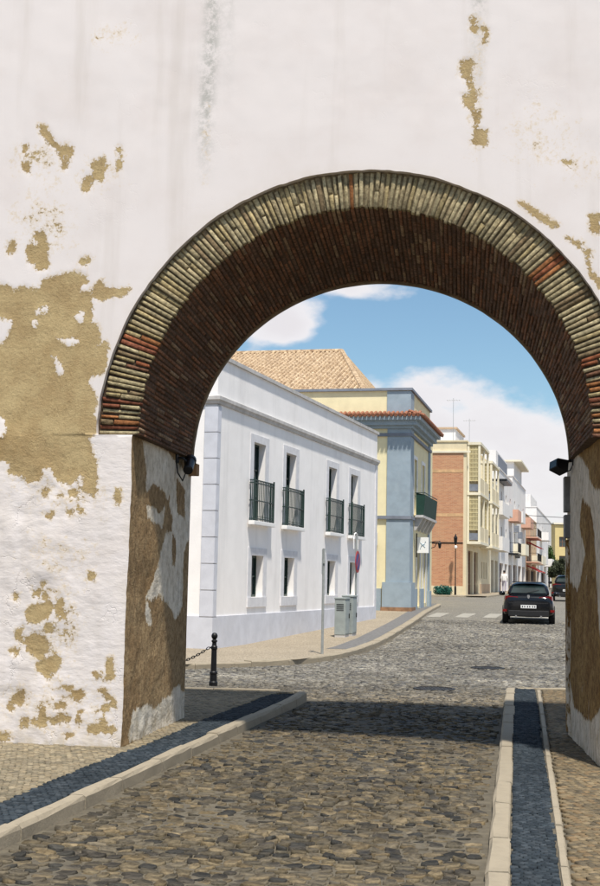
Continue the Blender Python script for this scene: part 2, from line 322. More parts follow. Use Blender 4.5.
# ------------------------------------------------------------------ ground
KY = [-60, 14, 24, 30, 42.5, 48, 60, 80, 110, 160, 300, 2500]; KZ = [0, 0, -0.10, -0.09, 0.22, 0.38, 0.55, 0.70, 0.80, 0.90, 1.2, 6.0]
def zr(y): return np.interp(y, KY, KZ)
def sheet(name, mt, rows, dz, parent=None, nx=2, **k):
    """strip of ground: rows = [(y, x_left, x_right)], laid dz above the road profile"""
    V = []; Q = []
    for y, a, b in rows:
        for i in range(nx): x = a + (b-a)*i/(nx-1); V.append((x, y, zr(y)+dz))
    for j in range(len(rows)-1):
        for i in range(nx-1): q = j*nx+i; Q.append((q, q+1, q+nx+1, q+nx))
    return link(name, quads_mesh(name, V, Q), mt, parent, **k)
yy = [-60, -20, 0, 14, 18, 21, 24, 27, 30, 34, 38, 42.5, 48, 54, 60, 70, 80, 95, 110, 130, 160, 220, 300, 600, 1200, 2500]
sheet('ground', M['farroad'], [(y, -900, 900) for y in yy], -0.11, kind='structure')
road = sheet('road', M['bed'], [(y, -9 if y > 16 else -2.6, 12) for y in (2, 6, 10, 14, 16.1, 18, 21, 24, 27, 30, 34, 38, 42.5, 44)], -0.010, kind='structure')
street = sheet('street', M['farroad'], [(y, -3+0.1*y, 14+0.28*y) for y in [44]+[q for q in yy if 44 < q <= 300]], -0.004, kind='structure')

def kerbL(y): return -1.70 + 0.2*(y-7.37)            # outer edge of the near left kerb
def kerbR(y): return 0.99 + 0.178*(y-6.54)
FK_Y = [20.5, 21.6, 23.0, 23.85, 25.1, 27.1, 29.2, 32.8, 39.5, 55.0, 57.0]; FK_X = [-9.0, -5.2, -1.95, -1.07, 0.09, 0.96, 1.5, 2.34, 3.6, 6.35, 6.7]
def kerbF(y): return np.interp(y, FK_Y, FK_X)
WA = R(7.5); WU = np.array([math.cos(WA), -math.sin(WA)]); WN = np.array([math.sin(WA), math.cos(WA)]); WO = np.array([0.53, 10.91]); TH = 2.42
def wl(x, y):
    """world plan position to wall coordinates (u along the wall, d through it)"""
    px = np.asarray(x)-WO[0]; py = np.asarray(y)-WO[1]; return px*WU[0]+py*WU[1], px*WN[0]+py*WN[1]
def in_wall(x, y, g=0.02):
    u, d = wl(x, y); return (d > -g) & (d < TH+g) & ((u < -2.07+g) | (u > 2.08-g))

# cobblestones -----------------------------------------------------
A8 = [(-1,-0.55),(-0.55,-1),(0.55,-1),(1,-0.55),(1,0.55),(0.55,1),(-0.55,1),(-1,0.55)]
def stone_variant(seed):
    r = np.random.default_rng(seed); o = np.array(A8)*0.5*r.uniform(0.82, 1.04, (8, 1)) + r.uniform(-0.05, 0.05, (8, 2)); t = r.uniform(-0.006, 0.006, 2)
    ring = [np.c_[o, np.full(8, -0.05)], np.c_[o*0.985, np.full(8, -0.0045)+r.uniform(-0.003, 0.002, 8)], np.c_[o*0.90, np.zeros(8)+o@t*2+r.uniform(-0.0025, 0.0025, 8)]]
    return np.vstack(ring)
VAR = [stone_variant(100+i) for i in range(24)]
Q8 = [(i, (i+1)%8, 8+(i+1)%8, 8+i) for i in range(8)] + [(8+i, 8+(i+1)%8, 16+(i+1)%8, 16+i) for i in range(8)] + [(16,17,18,19),(16,19,20,23),(20,21,22,23)]
Q8 = np.array(Q8)
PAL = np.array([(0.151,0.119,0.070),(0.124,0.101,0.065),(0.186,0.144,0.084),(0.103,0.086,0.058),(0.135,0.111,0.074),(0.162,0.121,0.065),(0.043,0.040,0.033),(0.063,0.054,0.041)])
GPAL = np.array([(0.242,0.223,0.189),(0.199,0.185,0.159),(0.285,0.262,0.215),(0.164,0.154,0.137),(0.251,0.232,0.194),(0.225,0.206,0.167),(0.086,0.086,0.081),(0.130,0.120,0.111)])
def lay_cobbles():
    th = math.atan(0.19); ca, sa = math.cos(th), math.sin(th); out = []
    v = 3.0
    while v < 47:
        nr = v < 19.5; pitch = RNG.uniform(0.068, 0.098) if nr else RNG.uniform(0.09, 0.12); w = (-7 if nr else -12) + RNG.uniform(0, 0.1)
        while w < (6 if nr else 13):
            l = RNG.uniform(0.07, 0.135) if nr else RNG.uniform(0.09, 0.16)
            y = v*ca - (w+l/2)*sa; x = (w+l/2)*ca + v*sa
            x += 0.03*math.sin(y*1.7)
            out.append((x, y, l-0.006, pitch-0.005)); w += l
        v += pitch
    S = np.array(out); x, y = S[:,0], S[:,1]
    ok = (y > 4.5) & (y < 44.05) & (x < np.where(y > 30, 12.5, 11)) & (x > -8.5)
    mL = 0.07
    ok &= ~((y < 17.3) & (x < kerbL(y)+mL)); ok &= ~((y < 18.75) & (x > kerbR(y)-mL)); ok &= ~((x < kerbF(y)+mL) & (y > 20.4))
    ok &= ~((y > 16.0) & (x < 0.1) & (y < 17.22+np.clip(-0.2-x, 0, 9)*0.13))
    for hx, hy, hr in HOLES: ok &= ((x-hx)**2+(y-hy)**2) > (hr+0.06)**2
    S = S[ok]; n = len(S); x, y = S[:,0], S[:,1]
    z = zr(y) + (fbm(x*1.3, y*1.3, 5)-0.5)*0.035 + RNG.uniform(-0.005, 0.005, n)
    rot = -th + RNG.normal(0, 0.11, n); k = RNG.integers(0, 24, n)
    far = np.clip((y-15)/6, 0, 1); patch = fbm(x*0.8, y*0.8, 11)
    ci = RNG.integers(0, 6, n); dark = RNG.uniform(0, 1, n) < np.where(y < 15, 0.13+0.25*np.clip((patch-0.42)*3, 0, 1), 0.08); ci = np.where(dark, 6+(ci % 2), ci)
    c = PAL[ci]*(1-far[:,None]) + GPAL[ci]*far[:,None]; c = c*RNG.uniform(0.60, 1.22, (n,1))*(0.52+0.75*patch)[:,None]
    vis = (np.abs(x/y) < 0.25) & (y > 6.35); order = np.argsort(np.where(vis, y, 1e9)); near = order[:300]; rest = np.ones(n, bool); rest[near] = False
    # the 300 nearest stones in view, one object each
    vm = {}
    for i in near:
        key = (int(k[i] % 12), int(ci[i]))
        if key not in vm:
            V = VAR[key[0]].copy(); V[:, :2] *= 1.0
            vm[key] = quads_mesh('cobblestone', V*np.array([0.10, 0.08, 1.0]), Q8, False, cols=PAL[key[1]]*RNG.uniform(0.6, 1.05))
        o = link('cobblestone', vm[key], M['cobble'], road); o.location = (x[i], y[i], z[i]); o.rotation_euler = (RNG.normal(0, 0.06), RNG.normal(0, 0.05), rot[i]); o.scale = (S[i,2]/0.10, S[i,3]/0.08, 1.0)
    V4 = np.array([np.vstack([np.c_[v[[0,2,4,6],:2]*1.08, np.full(4, -0.03)], np.c_[v[[0,2,4,6],:2]*1.06, v[8:16:2,2]], np.c_[v[[0,2,4,6],:2]*0.9, v[16:24:2,2]]]) for v in VAR])
    Q4 = np.array([(i,(i+1)%4,4+(i+1)%4,4+i) for i in range(4)]+[(4+i,4+(i+1)%4,8+(i+1)%4,8+i) for i in range(4)]+[(8,9,10,11)])
    def joined(name, idx, VV, QQ):
        L = VV[k[idx]].copy(); nv = VV.shape[1]; L[:,:,0] *= S[idx,2][:,None]; L[:,:,1] *= S[idx,3][:,None]
        cr, sr = np.cos(rot[idx])[:,None], np.sin(rot[idx])[:,None]
        X = L[:,:,0]*cr - L[:,:,1]*sr + x[idx][:,None]; Y = L[:,:,0]*sr + L[:,:,1]*cr + y[idx][:,None]
        Z = L[:,:,2] + z[idx][:,None] + L[:,:,0]*RNG.normal(0, 0.075, len(idx))[:,None] + L[:,:,1]*RNG.normal(0, 0.09, len(idx))[:,None]
        V = np.stack([X, Y, Z], -1).reshape(-1, 3); Q = (QQ[None] + (np.arange(len(idx))*nv)[:,None,None]).reshape(-1, 4)
        link(name, quads_mesh(name, V, Q, False, cols=np.repeat(c[idx], nv, 0)), M['cobble'], road, kind='stuff')
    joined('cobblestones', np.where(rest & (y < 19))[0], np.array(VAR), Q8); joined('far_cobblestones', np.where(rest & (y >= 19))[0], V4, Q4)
HOLES = [(2.16, 19.4, 0.33), (3.85, 25.0, 0.34), (1.02, 25.2, 0.0)]
lay_cobbles()
HOLES_T = [(2.16, 19.4, 0.33, 'round iron manhole cover in the cobbles nearer the arch'), (3.85, 25.0, 0.34, 'round iron manhole cover in the cobbles farther from the arch, right of the other')]
for hx, hy, hr, lb in HOLES_T:
    z = float(zr(hy)); mh = empty('manhole_cover', (hx, hy, z), label=lb, cat='manhole cover', group='manhole covers in the cobbled road')
    MB().lathe([(hr, -0.04), (hr, 0.012), (hr-0.05, 0.016), (hr-0.05, -0.04)], 28).build('frame', M['cast'], mh)
    lid = MB().lathe([(hr-0.056, -0.03), (hr-0.056, 0.006), (0.02, 0.008)], 28).build('lid', M['cast'], mh)
    mb = MB()
    for i in range(-4, 5):
        for j in range(-4, 5):
            if math.hypot(i, j)*0.055 < hr-0.09: mb.box(i*0.055-0.016, i*0.055+0.016, j*0.055-0.016, j*0.055+0.016, 0.004, 0.013)
    mb.build('stud', M['cast'], lid, kind='stuff')

# near pavements of small setts -------------------------------------
def setts(name, parent, poly, pitch, pal, dz, seed, ang, exclude_wall=True, jit=0.10, mt='sett'):
    r = np.random.default_rng(seed); P = np.array(poly); lo = P.min(0); hi = P.max(0); c = (lo+hi)/2; rad = np.linalg.norm(hi-lo)/2+0.2
    g = np.arange(-rad, rad, pitch); gx, gy = np.meshgrid(g, g); gx = gx + (np.arange(len(g)) % 2)[:,None]*pitch*0.5
    gx = gx.ravel(); gy = gy.ravel(); wob = 0.05*np.sin(gx*2.1)
    ca, sa = math.cos(ang), math.sin(ang); x = c[0]+gx*ca-(gy+wob)*sa + r.normal(0, pitch*0.07, gx.shape); y = c[1]+gx*sa+(gy+wob)*ca + r.normal(0, pitch*0.07, gx.shape)
    ok = inside(x, y, poly)
    if exclude_wall: ok &= ~in_wall(x, y, 0.0)
    x, y = x[ok], y[ok]; n = len(x); h = pitch*0.5
    base = np.array([(-1,-1),(1,-1),(1,1),(-1,1)])
    o = base[None]*h*r.uniform(0.84, 1.0, (n,1,1)) + r.normal(0, h*jit, (n,4,2)); t = o*0.86
    rt = ang + r.normal(0, 0.12, n); cr, sr = np.cos(rt)[:,None], np.sin(rt)[:,None]
    z = dz+r.uniform(-0.003, 0.003, n)+(fbm(x*1.1, y*1.1, seed)-0.5)*0.02
    def tr(q, zz): return np.stack([q[:,:,0]*cr-q[:,:,1]*sr+x[:,None], q[:,:,0]*sr+q[:,:,1]*cr+y[:,None], zz[:,None]+np.zeros((1,4))], -1)
    V = np.concatenate([tr(o, z-0.03), tr(o, z-0.005), tr(t, z)], 1).reshape(-1, 3)
    q = np.array([(i,(i+1)%4,4+(i+1)%4,4+i) for i in range(4)]+[(4+i,4+(i+1)%4,8+(i+1)%4,8+i) for i in range(4)]+[(8,9,10,11)])
    Q = (q[None]+(np.arange(n)*12)[:,None,None]).reshape(-1,4)
    pal = np.array(pal); c = pal[r.integers(0, len(pal), n)]*r.uniform(0.82, 1.14, (n,1))*(0.78+0.44*fbm(x*0.9, y*0.9, seed+3))[:,None]
    return link(name, quads_mesh(name, V, Q, False, cols=np.repeat(c, 12, 0)), M[mt], parent, kind='stuff')
LIME = [(0.232,0.190,0.124),(0.195,0.162,0.109),(0.263,0.218,0.145),(0.169,0.144,0.096),(0.244,0.196,0.124)]
BASALT = [(0.030,0.039,0.048),(0.037,0.047,0.056),(0.025,0.033,0.040),(0.046,0.056,0.065)]
def flat_poly(name, mt, poly, z, parent=None, **k):
    me = bpy.data.meshes.new(name); me.from_pydata([(x, y, z) for x, y in poly], [], [tuple(range(len(poly)))]); me.update()
    if me.polygons[0].normal.z < 0: me.flip_normals()
    return link(name, me, mt, parent, **k)
ZL, ZR = 0.085, 0.05
Lp = [(kerbL(4.5)-0.16, 4.5), (kerbL(16.9)-0.16, 16.9), (-0.45, 17.12), (-1.45, 17.2), (-6, 17.8), (-6, 4.5)]
paveL = flat_poly('pavement_left', M['bed'], [(kerbL(4.5)-0.1, 4.5), (kerbL(16.9)-0.1, 16.9), (-0.45, 17.16), (-1.45, 17.24), (-6, 17.84), (-6, 4.5)], ZL-0.02, kind='structure')
setts('limestone_setts', paveL, [(kerbL(5.5)-0.47, 5.5), (kerbL(16.6)-0.47, 16.6), (kerbL(16.75)-0.2, 16.85), (-1.45, 17.1), (-4.4, 17.5), (-4.4, 5.5)], 0.052, LIME, ZL, 21, R(38))
setts('basalt_setts', paveL, [(kerbL(5.5)-0.128, 5.5), (kerbL(16.7)-0.128, 16.7), (kerbL(16.55)-0.46, 16.55), (kerbL(5.5)-0.46, 5.5)], 0.047, BASALT, ZL, 22, -R(11), mt='basalt')
def kerb_run(parent, pts, width, z_of, side, lmin, lmax, drop=0.14, seed=1, name='kerbstone', jit=1.0):
    """kerbstones laid end to end along a polyline; side +1 = body lies to the left of travel"""
    r = random.Random(seed); P = [Vector((p[0], p[1], 0)) for p in pts]; seg = 0; pos = P[0].copy(); left = (P[1]-P[0]).length
    while True:
        l = r.uniform(lmin, lmax); a = pos.copy(); rem = l; done = False
        while rem > left:
            rem -= left; seg += 1
            if seg >= len(P)-1: done = True; break
            pos = P[seg].copy(); left = (P[seg+1]-P[seg]).length
        if done: b = P[-1].copy()
        else:
            d = (P[seg+1]-P[seg]).normalized(); pos = pos + d*rem; left -= rem; b = pos.copy()
        d = (b-a)
        if d.length > 0.1:
            d.normalize(); nrm = Vector((-d.y, d.x, 0))*side; ln = (b-a).length-0.010; w = width+r.uniform(-0.012, 0.012)*jit
            mb = MB(); z0 = float(z_of(a.y)); z1 = float(z_of(b.y)); nseg = 3; vs = []; j = lambda s=0.008: r.uniform(-s, s)*jit
            for i in range(nseg+1):
                t = i/nseg; p = a + d*ln*t; z = z0+(z1-z0)*t
                for off, dzz in ((0, -drop), (j(0.004), -0.022+j()), (min(0.022, width*0.15)+j(), j(0.004)), (w-0.01, j(0.004)), (w, -0.012), (w, -drop)):
                    q = p+nrm*off; vs.append((q.x-a.x, q.y-a.y, z+dzz-z0))
            fs = []
            for i in range(nseg):
                for k in range(5): fs.append((i*6+k, i*6+k+1, (i+1)*6+k+1, (i+1)*6+k))
            fs += [(0,1,2,3,4,5), tuple(nseg*6+k for k in range(5,-1,-1))]
            mb.add(vs, fs); mb.build(name, M['kerb'], parent, loc=(a.x, a.y, z0+r.uniform(-0.006, 0.006)))
        if done: break
kerb_run(paveL, [(kerbL(5.0), 5.0), (kerbL(16.3), 16.3), (kerbL(16.85)-0.02, 16.85), (kerbL(17.05)-0.16, 17.1)], 0.112, lambda y: ZL+0.006, 1, 0.75, 1.15, seed=3)
kerb_run(paveL, [(-0.2, 17.14), (-1.45, 17.24), (-6, 17.84)], 0.07, lambda y: ZL+0.004, 1, 0.8, 1.3, seed=4)
paveR = flat_poly('pavement_right', M['bed'], [(kerbR(4.5)+0.1, 4.5), (kerbR(18.6)+0.1, 18.6), (8, 19.4), (8, 4.5)], ZR-0.02, kind='structure')
setts('basalt_setts', paveR, [(kerbR(5.5)+0.15, 5.5), (kerbR(18.45)+0.15, 18.5), (kerbR(18.45)+0.43, 18.5), (kerbR(5.5)+0.39, 5.5)], 0.047, BASALT, ZR, 23, -R(10), mt='basalt')
kerb_run(paveR, [(kerbR(5.5)+0.40, 5.5), (kerbR(18.45)+0.455, 18.45)], 0.055, lambda y: ZR-0.002, -1, 0.5, 0.9, 0.06, seed=15, name='border_stone', jit=0.25)
setts('limestone_setts', paveR, [(kerbR(5.5)+0.475, 5.5), (kerbR(18.45)+0.55, 18.45), (5.4, 18.75), (5.4, 10), (2.6, 5.5)], 0.054, [(0.165,0.125,0.07),(0.13,0.10,0.058),(0.195,0.148,0.085),(0.10,0.08,0.05),(0.175,0.12,0.062)], ZR, 25, R(30))
kerb_run(paveR, [(kerbR(5.0), 5.0), (kerbR(18.6), 18.6)], 0.13, lambda y: ZR+0.005, -1, 0.8, 1.2, seed=5)
kerb_run(paveR, [(kerbR(18.6)+0.15, 18.62), (8, 19.4)], 0.10, lambda y: ZR+0.003, -1, 0.8, 1.2, seed=6)
# far pavement in front of the white and the blue building
FY = np.unique(np.r_[FK_Y, np.arange(21, 57, 1.0)])
paveF = sheet('pavement_far', M['farpave'], [(y, -16, float(kerbF(y))-0.04) for y in FY], 0.09, kind='structure')
sheet('basalt_strip', mat('distant_basalt_strip', (0.15, 0.145, 0.14), 0.8, 0.25, 12), [(y, float(kerbF(y))-0.75, float(kerbF(y))-0.24) for y in FY if y > 28], 0.094, paveF)
kerb_run(paveF, [(FK_X[i], FK_Y[i]) for i in range(1, len(FK_Y)-1)], 0.22, lambda y: zr(y)+0.10, 1, 1.0, 1.5, seed=8)
paveS = sheet('pavement_street', M['farpave'], [(y, 2.0, 10.9+0.2493*(y-80)+1.5) for y in (77.5, 80, 95, 110, 130, 160, 220, 250)], 0.09, kind='structure')
kerb_run(paveS, [(4.0, 77.35), (11.9, 77.5), (10.9+0.2493*60+1.65, 140)], 0.2, lambda y: zr(y)+0.10, 1, 1.8, 2.4, seed=9)
zeb = []
for i in range(6):
    x0 = 4.75+i*1.05; y0 = 45.6+i*0.1
    mb = MB(); d = Vector((0.24, 0.97, 0)); nn = Vector((0.97, -0.24, 0)); p = Vector((x0, y0, 0)); vs = []
    for t in (0, 0.5, 1):
        for w in (0, 0.5): q = p+d*3.2*t+nn*w; vs.append((q.x, q.y, float(zr(q.y))+0.003))
    mb.add(vs, [(0,1,3,2),(2,3,5,4)]); mb.build('crossing_stripe', M['zebra'], street)

# ------------------------------------------------------------------ the old town wall with its brick arch
PEEL=[[(-4.007, 4.302),(-3.413, 4.286),(-3.333, 4.285),(-3.274, 4.235),(-3.196, 4.272),(-3.023, 4.232),(-3.005, 4.337),(-2.849, 4.38),(-2.781, 4.39),(-2.646, 4.399),(-2.578, 4.376),(-2.571, 4.309),(-2.641, 4.277),(-2.627, 4.21),(-2.537, 4.209),(-2.524, 4.143),(-2.498, 4.054),(-2.517, 3.988),(-2.542, 3.922),(-2.47, 3.91),(-2.426, 3.811),(-2.44, 3.712),(-2.494, 3.668),(-2.417, 3.701),(-2.374, 3.745),(-2.347, 3.745),(-2.356, 3.569),(-2.386, 3.467),(-2.484, 3.434),(-2.52, 3.39),(-2.491, 3.314),(-2.443, 3.227),(-2.45, 3.14),(-2.485, 3.053),(-2.435, 3.043),(-2.434, 2.902),(-2.494, 2.848),(-2.492, 2.783),(-2.419, 2.622),(-2.4, 2.429),(-2.406, 2.301),(-2.463, 2.343),(-2.542, 2.396),(-2.513, 2.493),(-2.569, 2.524),(-2.6, 2.449),(-2.654, 2.427),(-2.754, 2.437),(-2.802, 2.511),(-2.828, 2.619),(-2.915, 2.564),(-2.944, 2.467),(-3.054, 2.434),(-3.102, 2.509),(-3.237, 2.518),(-3.23, 2.594),(-3.288, 2.637),(-3.333, 2.648),(-3.918, 2.682)], [(-3.107, 5.846),(-3.024, 5.797),(-2.975, 5.727),(-2.914, 5.645),(-2.834, 5.631),(-2.741, 5.606),(-2.762, 5.55),(-2.875, 5.53),(-2.901, 5.588),(-3.008, 5.693),(-3.069, 5.764)], [(-2.86, 5.45),(-2.782, 5.493),(-2.802, 5.425),(-2.847, 5.404)], [(-2.453, 5.508),(-2.44, 5.451),(-2.468, 5.293),(-2.525, 5.317),(-2.61, 5.183),(-2.653, 5.218),(-2.627, 5.319),(-2.55, 5.363),(-2.576, 5.454),(-2.509, 5.475)], [(-3.25, 5.448),(-3.171, 5.469),(-3.167, 5.382),(-3.226, 5.413)], [(-3.237, 5.654),(-3.191, 5.652),(-3.204, 5.584),(-3.25, 5.585)], [(-2.328, 5.607),(-2.283, 5.605),(-2.29, 5.56),(-2.322, 5.566)], [(-2.317, 5.504),(-2.284, 5.503),(-2.275, 5.401),(-2.314, 5.402)], [(-3.158, 4.687),(-3.101, 4.697),(-3.094, 4.787),(-3.014, 4.797),(-2.975, 4.684),(-2.954, 4.459),(-3.056, 4.449),(-3.07, 4.506),(-3.149, 4.507)], [(-2.652, 4.533),(-2.551, 4.554),(-2.56, 4.487),(-2.638, 4.482)], [(-2.506, 4.264),(-2.43, 4.319),(-2.394, 4.252),(-2.159, 4.249),(-2.18, 4.194),(-2.324, 4.185),(-2.412, 4.141),(-2.48, 4.164)], [(-3.364, 4.69),(-3.296, 4.712),(-3.302, 4.599),(-3.348, 4.588)], [(-2.906, 2.366),(-2.862, 2.367),(-2.87, 2.302),(-2.892, 2.302)], [(-2.651, 2.369),(-2.585, 2.369),(-2.594, 2.316),(-2.639, 2.326)], [(-2.216, 2.373),(-2.179, 2.374),(-2.189, 2.246),(-2.209, 2.288)], [(-2.874, 2.141),(-2.797, 2.157),(-2.84, 2.12)], [(-2.677, 2.187),(-2.611, 2.187),(-2.642, 2.138)], [(-2.568, 2.216),(-2.511, 2.167),(-2.543, 2.146)], [(-2.954, 1.449),(-2.889, 1.472),(-2.896, 1.387),(-2.951, 1.396)], [(-2.865, 1.43),(-2.821, 1.431),(-2.829, 1.368),(-2.855, 1.367)], [(-2.88, 1.525),(-2.836, 1.536),(-2.845, 1.489),(-2.874, 1.489)], [(-3.0, 1.258),(-2.915, 1.324),(-2.784, 1.347),(-2.759, 1.285),(-2.822, 1.21),(-2.907, 1.155),(-2.996, 1.164)], [(-2.73, 1.37),(-2.676, 1.381),(-2.646, 1.204),(-2.691, 1.224),(-2.737, 1.264)], [(-2.434, 1.618),(-2.379, 1.608),(-2.399, 1.566),(-2.425, 1.57)], [(-3.129, 1.414),(-3.095, 1.404),(-3.104, 1.351),(-3.133, 1.361)], [(-3.01, 1.002),(-2.925, 1.067),(-2.825, 1.027),(-2.799, 0.934),(-2.85, 0.849),(-2.916, 0.868),(-3.018, 0.928)], [(-2.88, 0.786),(-2.731, 0.873),(-2.653, 0.834),(-2.703, 0.749),(-2.787, 0.668),(-2.877, 0.734)], [(-2.83, 1.142),(-2.765, 1.154),(-2.751, 1.082),(-2.816, 1.069)], [(-3.103, 1.094),(-3.038, 1.127),(-3.066, 1.011),(-3.111, 1.03)], [(-3.138, 0.904),(-3.061, 0.906),(-3.092, 0.853)], [(-2.241, 0.856),(-2.199, 0.867),(-2.181, 0.692),(-2.256, 0.669),(-2.248, 0.742)], [(-2.355, 0.728),(-2.28, 0.731),(-2.299, 0.683)], [(-2.317, 0.575),(-2.253, 0.587),(-2.162, 0.477),(-2.165, 0.436),(-2.206, 0.496),(-2.294, 0.545)], [(-2.279, 0.432),(-2.204, 0.455),(-2.213, 0.403),(-2.267, 0.395)], [(-2.379, 0.244),(-2.283, 0.268),(-2.254, 0.341),(-2.229, 0.26),(-2.153, 0.242),(-2.174, 0.206),(-2.367, 0.208)], [(-3.159, 0.414),(-3.085, 0.489),(-3.007, 0.543),(-3.011, 0.449),(-3.038, 0.407),(-3.072, 0.437),(-3.104, 0.426),(-3.079, 0.354),(-3.112, 0.363)], [(-2.83, 0.414),(-2.785, 0.271),(-2.8, 0.229),(-2.9, 0.267),(-2.859, 0.32)], [(-3.011, 0.305),(-2.946, 0.307),(-2.964, 0.224),(-3.008, 0.232)], [(-2.749, 0.293),(-2.632, 0.359),(-2.672, 0.275),(-2.715, 0.253)], [(-2.701, 0.449),(-2.625, 0.452),(-2.634, 0.4),(-2.699, 0.402)], [(-2.532, 0.547),(-2.479, 0.574),(-2.44, 0.519),(-2.508, 0.486)], [(-2.632, 0.596),(-2.566, 0.598),(-2.576, 0.571)], [(-2.621, 0.338),(-2.556, 0.341),(-2.558, 0.299),(-2.619, 0.293)], [(-2.503, 0.373),(-2.45, 0.396),(-2.478, 0.292),(-2.5, 0.301)], [(-3.212, 0.153),(-3.147, 0.166),(-3.112, 0.126),(-3.165, 0.093),(-3.209, 0.102)], [(-2.614, 0.185),(-2.543, 0.181),(-2.59, 0.138)], [(0.97, 6.756),(1.019, 6.738),(1.01, 6.593),(0.979, 6.626)], [(1.071, 6.655),(1.123, 6.604),(1.102, 6.524)], [(0.889, 6.339),(0.971, 6.352),(0.966, 6.239),(0.997, 6.078),(1.028, 5.981),(0.983, 5.886),(0.922, 5.92),(0.89, 6.017),(0.967, 6.015),(0.936, 6.16),(0.889, 6.194)], [(1.013, 5.854),(1.044, 5.821),(1.035, 5.694),(1.12, 5.675),(1.115, 5.549),(0.984, 5.552),(0.999, 5.631)], [(1.408, 4.992),(1.512, 4.943),(1.735, 4.783),(1.69, 4.769),(1.512, 4.896)], [(1.823, 4.674),(1.941, 4.61),(1.926, 4.579)], [(1.97, 4.563),(2.028, 4.547),(2.013, 4.394),(2.109, 4.271),(2.108, 4.21),(2.012, 4.333)], [(2.03, 4.855),(2.113, 4.869),(2.111, 4.7),(2.044, 4.732)], [(1.796, 5.374),(1.855, 5.372),(1.834, 5.31)]]
KEEP=[[(-3.988, 3.964),(-3.398, 3.984),(-3.284, 3.983),(-3.269, 3.905),(-3.364, 3.75),(-3.387, 3.75),(-3.977, 3.753)], [(-3.101, 3.948),(-3.068, 3.97),(-3.033, 3.947),(-3.035, 3.892),(-3.075, 3.881)], [(-2.857, 3.787),(-2.654, 3.779),(-2.608, 3.735),(-2.73, 3.703)], [(-2.871, 3.604),(-2.827, 3.615),(-2.777, 3.505),(-2.77, 3.481),(-2.769, 3.456),(-2.808, 3.445),(-2.838, 3.511)], [(-2.674, 3.989),(-2.609, 4.033),(-2.572, 3.955),(-2.627, 3.927)], [(-3.936, 3.012),(-3.352, 3.04),(-3.306, 3.007),(-3.283, 2.92),(-3.309, 2.844),(-3.343, 2.843),(-3.926, 2.823)], [(-3.083, 4.048),(-2.95, 4.102),(-2.935, 4.035),(-3.058, 4.003)], [(-3.103, 4.735),(-3.057, 4.735),(-3.055, 4.681),(-3.1, 4.681)]]
JLW=[[(0.339, 2.885),(1.126, 2.869),(1.434, 2.83),(2.456, 2.687),(2.478, 2.093),(2.158, 1.879),(2.184, 1.279),(1.926, 1.15),(1.643, 1.29),(1.128, 1.415),(0.809, 1.362),(0.687, 1.397),(0.878, 1.53),(1.081, 1.76),(1.34, 2.023),(1.591, 2.057),(1.679, 2.182),(1.451, 2.326),(1.481, 2.485),(1.389, 2.406),(1.181, 2.462),(0.839, 2.506),(0.577, 2.418),(0.553, 2.595),(0.393, 2.802)], [(0.598, 2.263),(0.873, 2.256),(0.977, 2.182),(1.255, 2.279),(1.181, 2.099),(0.611, 2.163)], [(0.194, 0.134),(0.364, 0.355),(0.782, 0.385),(1.092, 0.3),(2.154, 0.454),(2.49, 0.303),(2.489, 0.036),(0.265, 0.09)], [(0.717, 1.374),(0.825, 1.239),(0.929, 1.146),(0.795, 1.128),(0.687, 1.264)]]
JLB=[[(1.722, 2.65),(2.182, 2.537),(2.167, 2.232),(1.883, 2.266)], [(1.646, 2.035),(1.811, 1.993),(1.801, 1.675),(1.668, 1.722)]]
JRB=[[(1.45, 2.891),(-0.165, 2.889),(-1.11, 2.776),(-1.083, 2.356),(0.327, 2.463),(0.824, 2.681)], [(1.205, 2.419),(0.672, 2.277),(0.363, 1.848),(0.233, 1.342),(-0.029, 0.636),(0.781, 0.355),(1.904, 0.382),(2.308, 0.814),(2.989, 1.187),(2.724, 1.689),(1.641, 1.532),(1.048, 1.898),(1.41, 2.169)], [(-0.111, 2.002),(-0.811, 2.069),(-0.958, 0.43),(-0.16, 0.395)]]

ZI, RO, RI = 2.88, 2.42, 2.05; OUT_F = 1.014
wall = empty('town_wall', (WO[0], WO[1], 0), -WA, label='thick old limewashed wall pierced by a round brick archway, paint peeling to ochre', cat='wall')
def edgeL(z): return 0.034*(fbm(np.asarray(z)*2.1, np.asarray(z)*0+3.1, 31)-0.5) + 0.007*(vnoise(np.asarray(z)*23, np.asarray(z)*0+0.4, 33)-0.5)
def edgeR(z): return 0.030*(fbm(np.asarray(z)*5.0, np.asarray(z)*0+7.7, 41)-0.5)
def peel_field(px, pz, pos, neg, far=-0.2):
    f = np.full(px.shape, far)
    for P in pos:
        A = np.array(P); b = (px > A[:,0].min()-0.2) & (px < A[:,0].max()+0.2) & (pz > A[:,1].min()-0.2) & (pz < A[:,1].max()+0.2)
        if b.any(): f[b] = np.maximum(f[b], np.maximum(sdf(px[b], pz[b], P)+0.012, far))
    for P in neg:
        A = np.array(P); b = (px > A[:,0].min()-0.15) & (px < A[:,0].max()+0.15) & (pz > A[:,1].min()-0.15) & (pz < A[:,1].max()+0.15)
        if b.any(): f[b] = np.minimum(f[b], -sdf(px[b], pz[b], P))
    return f
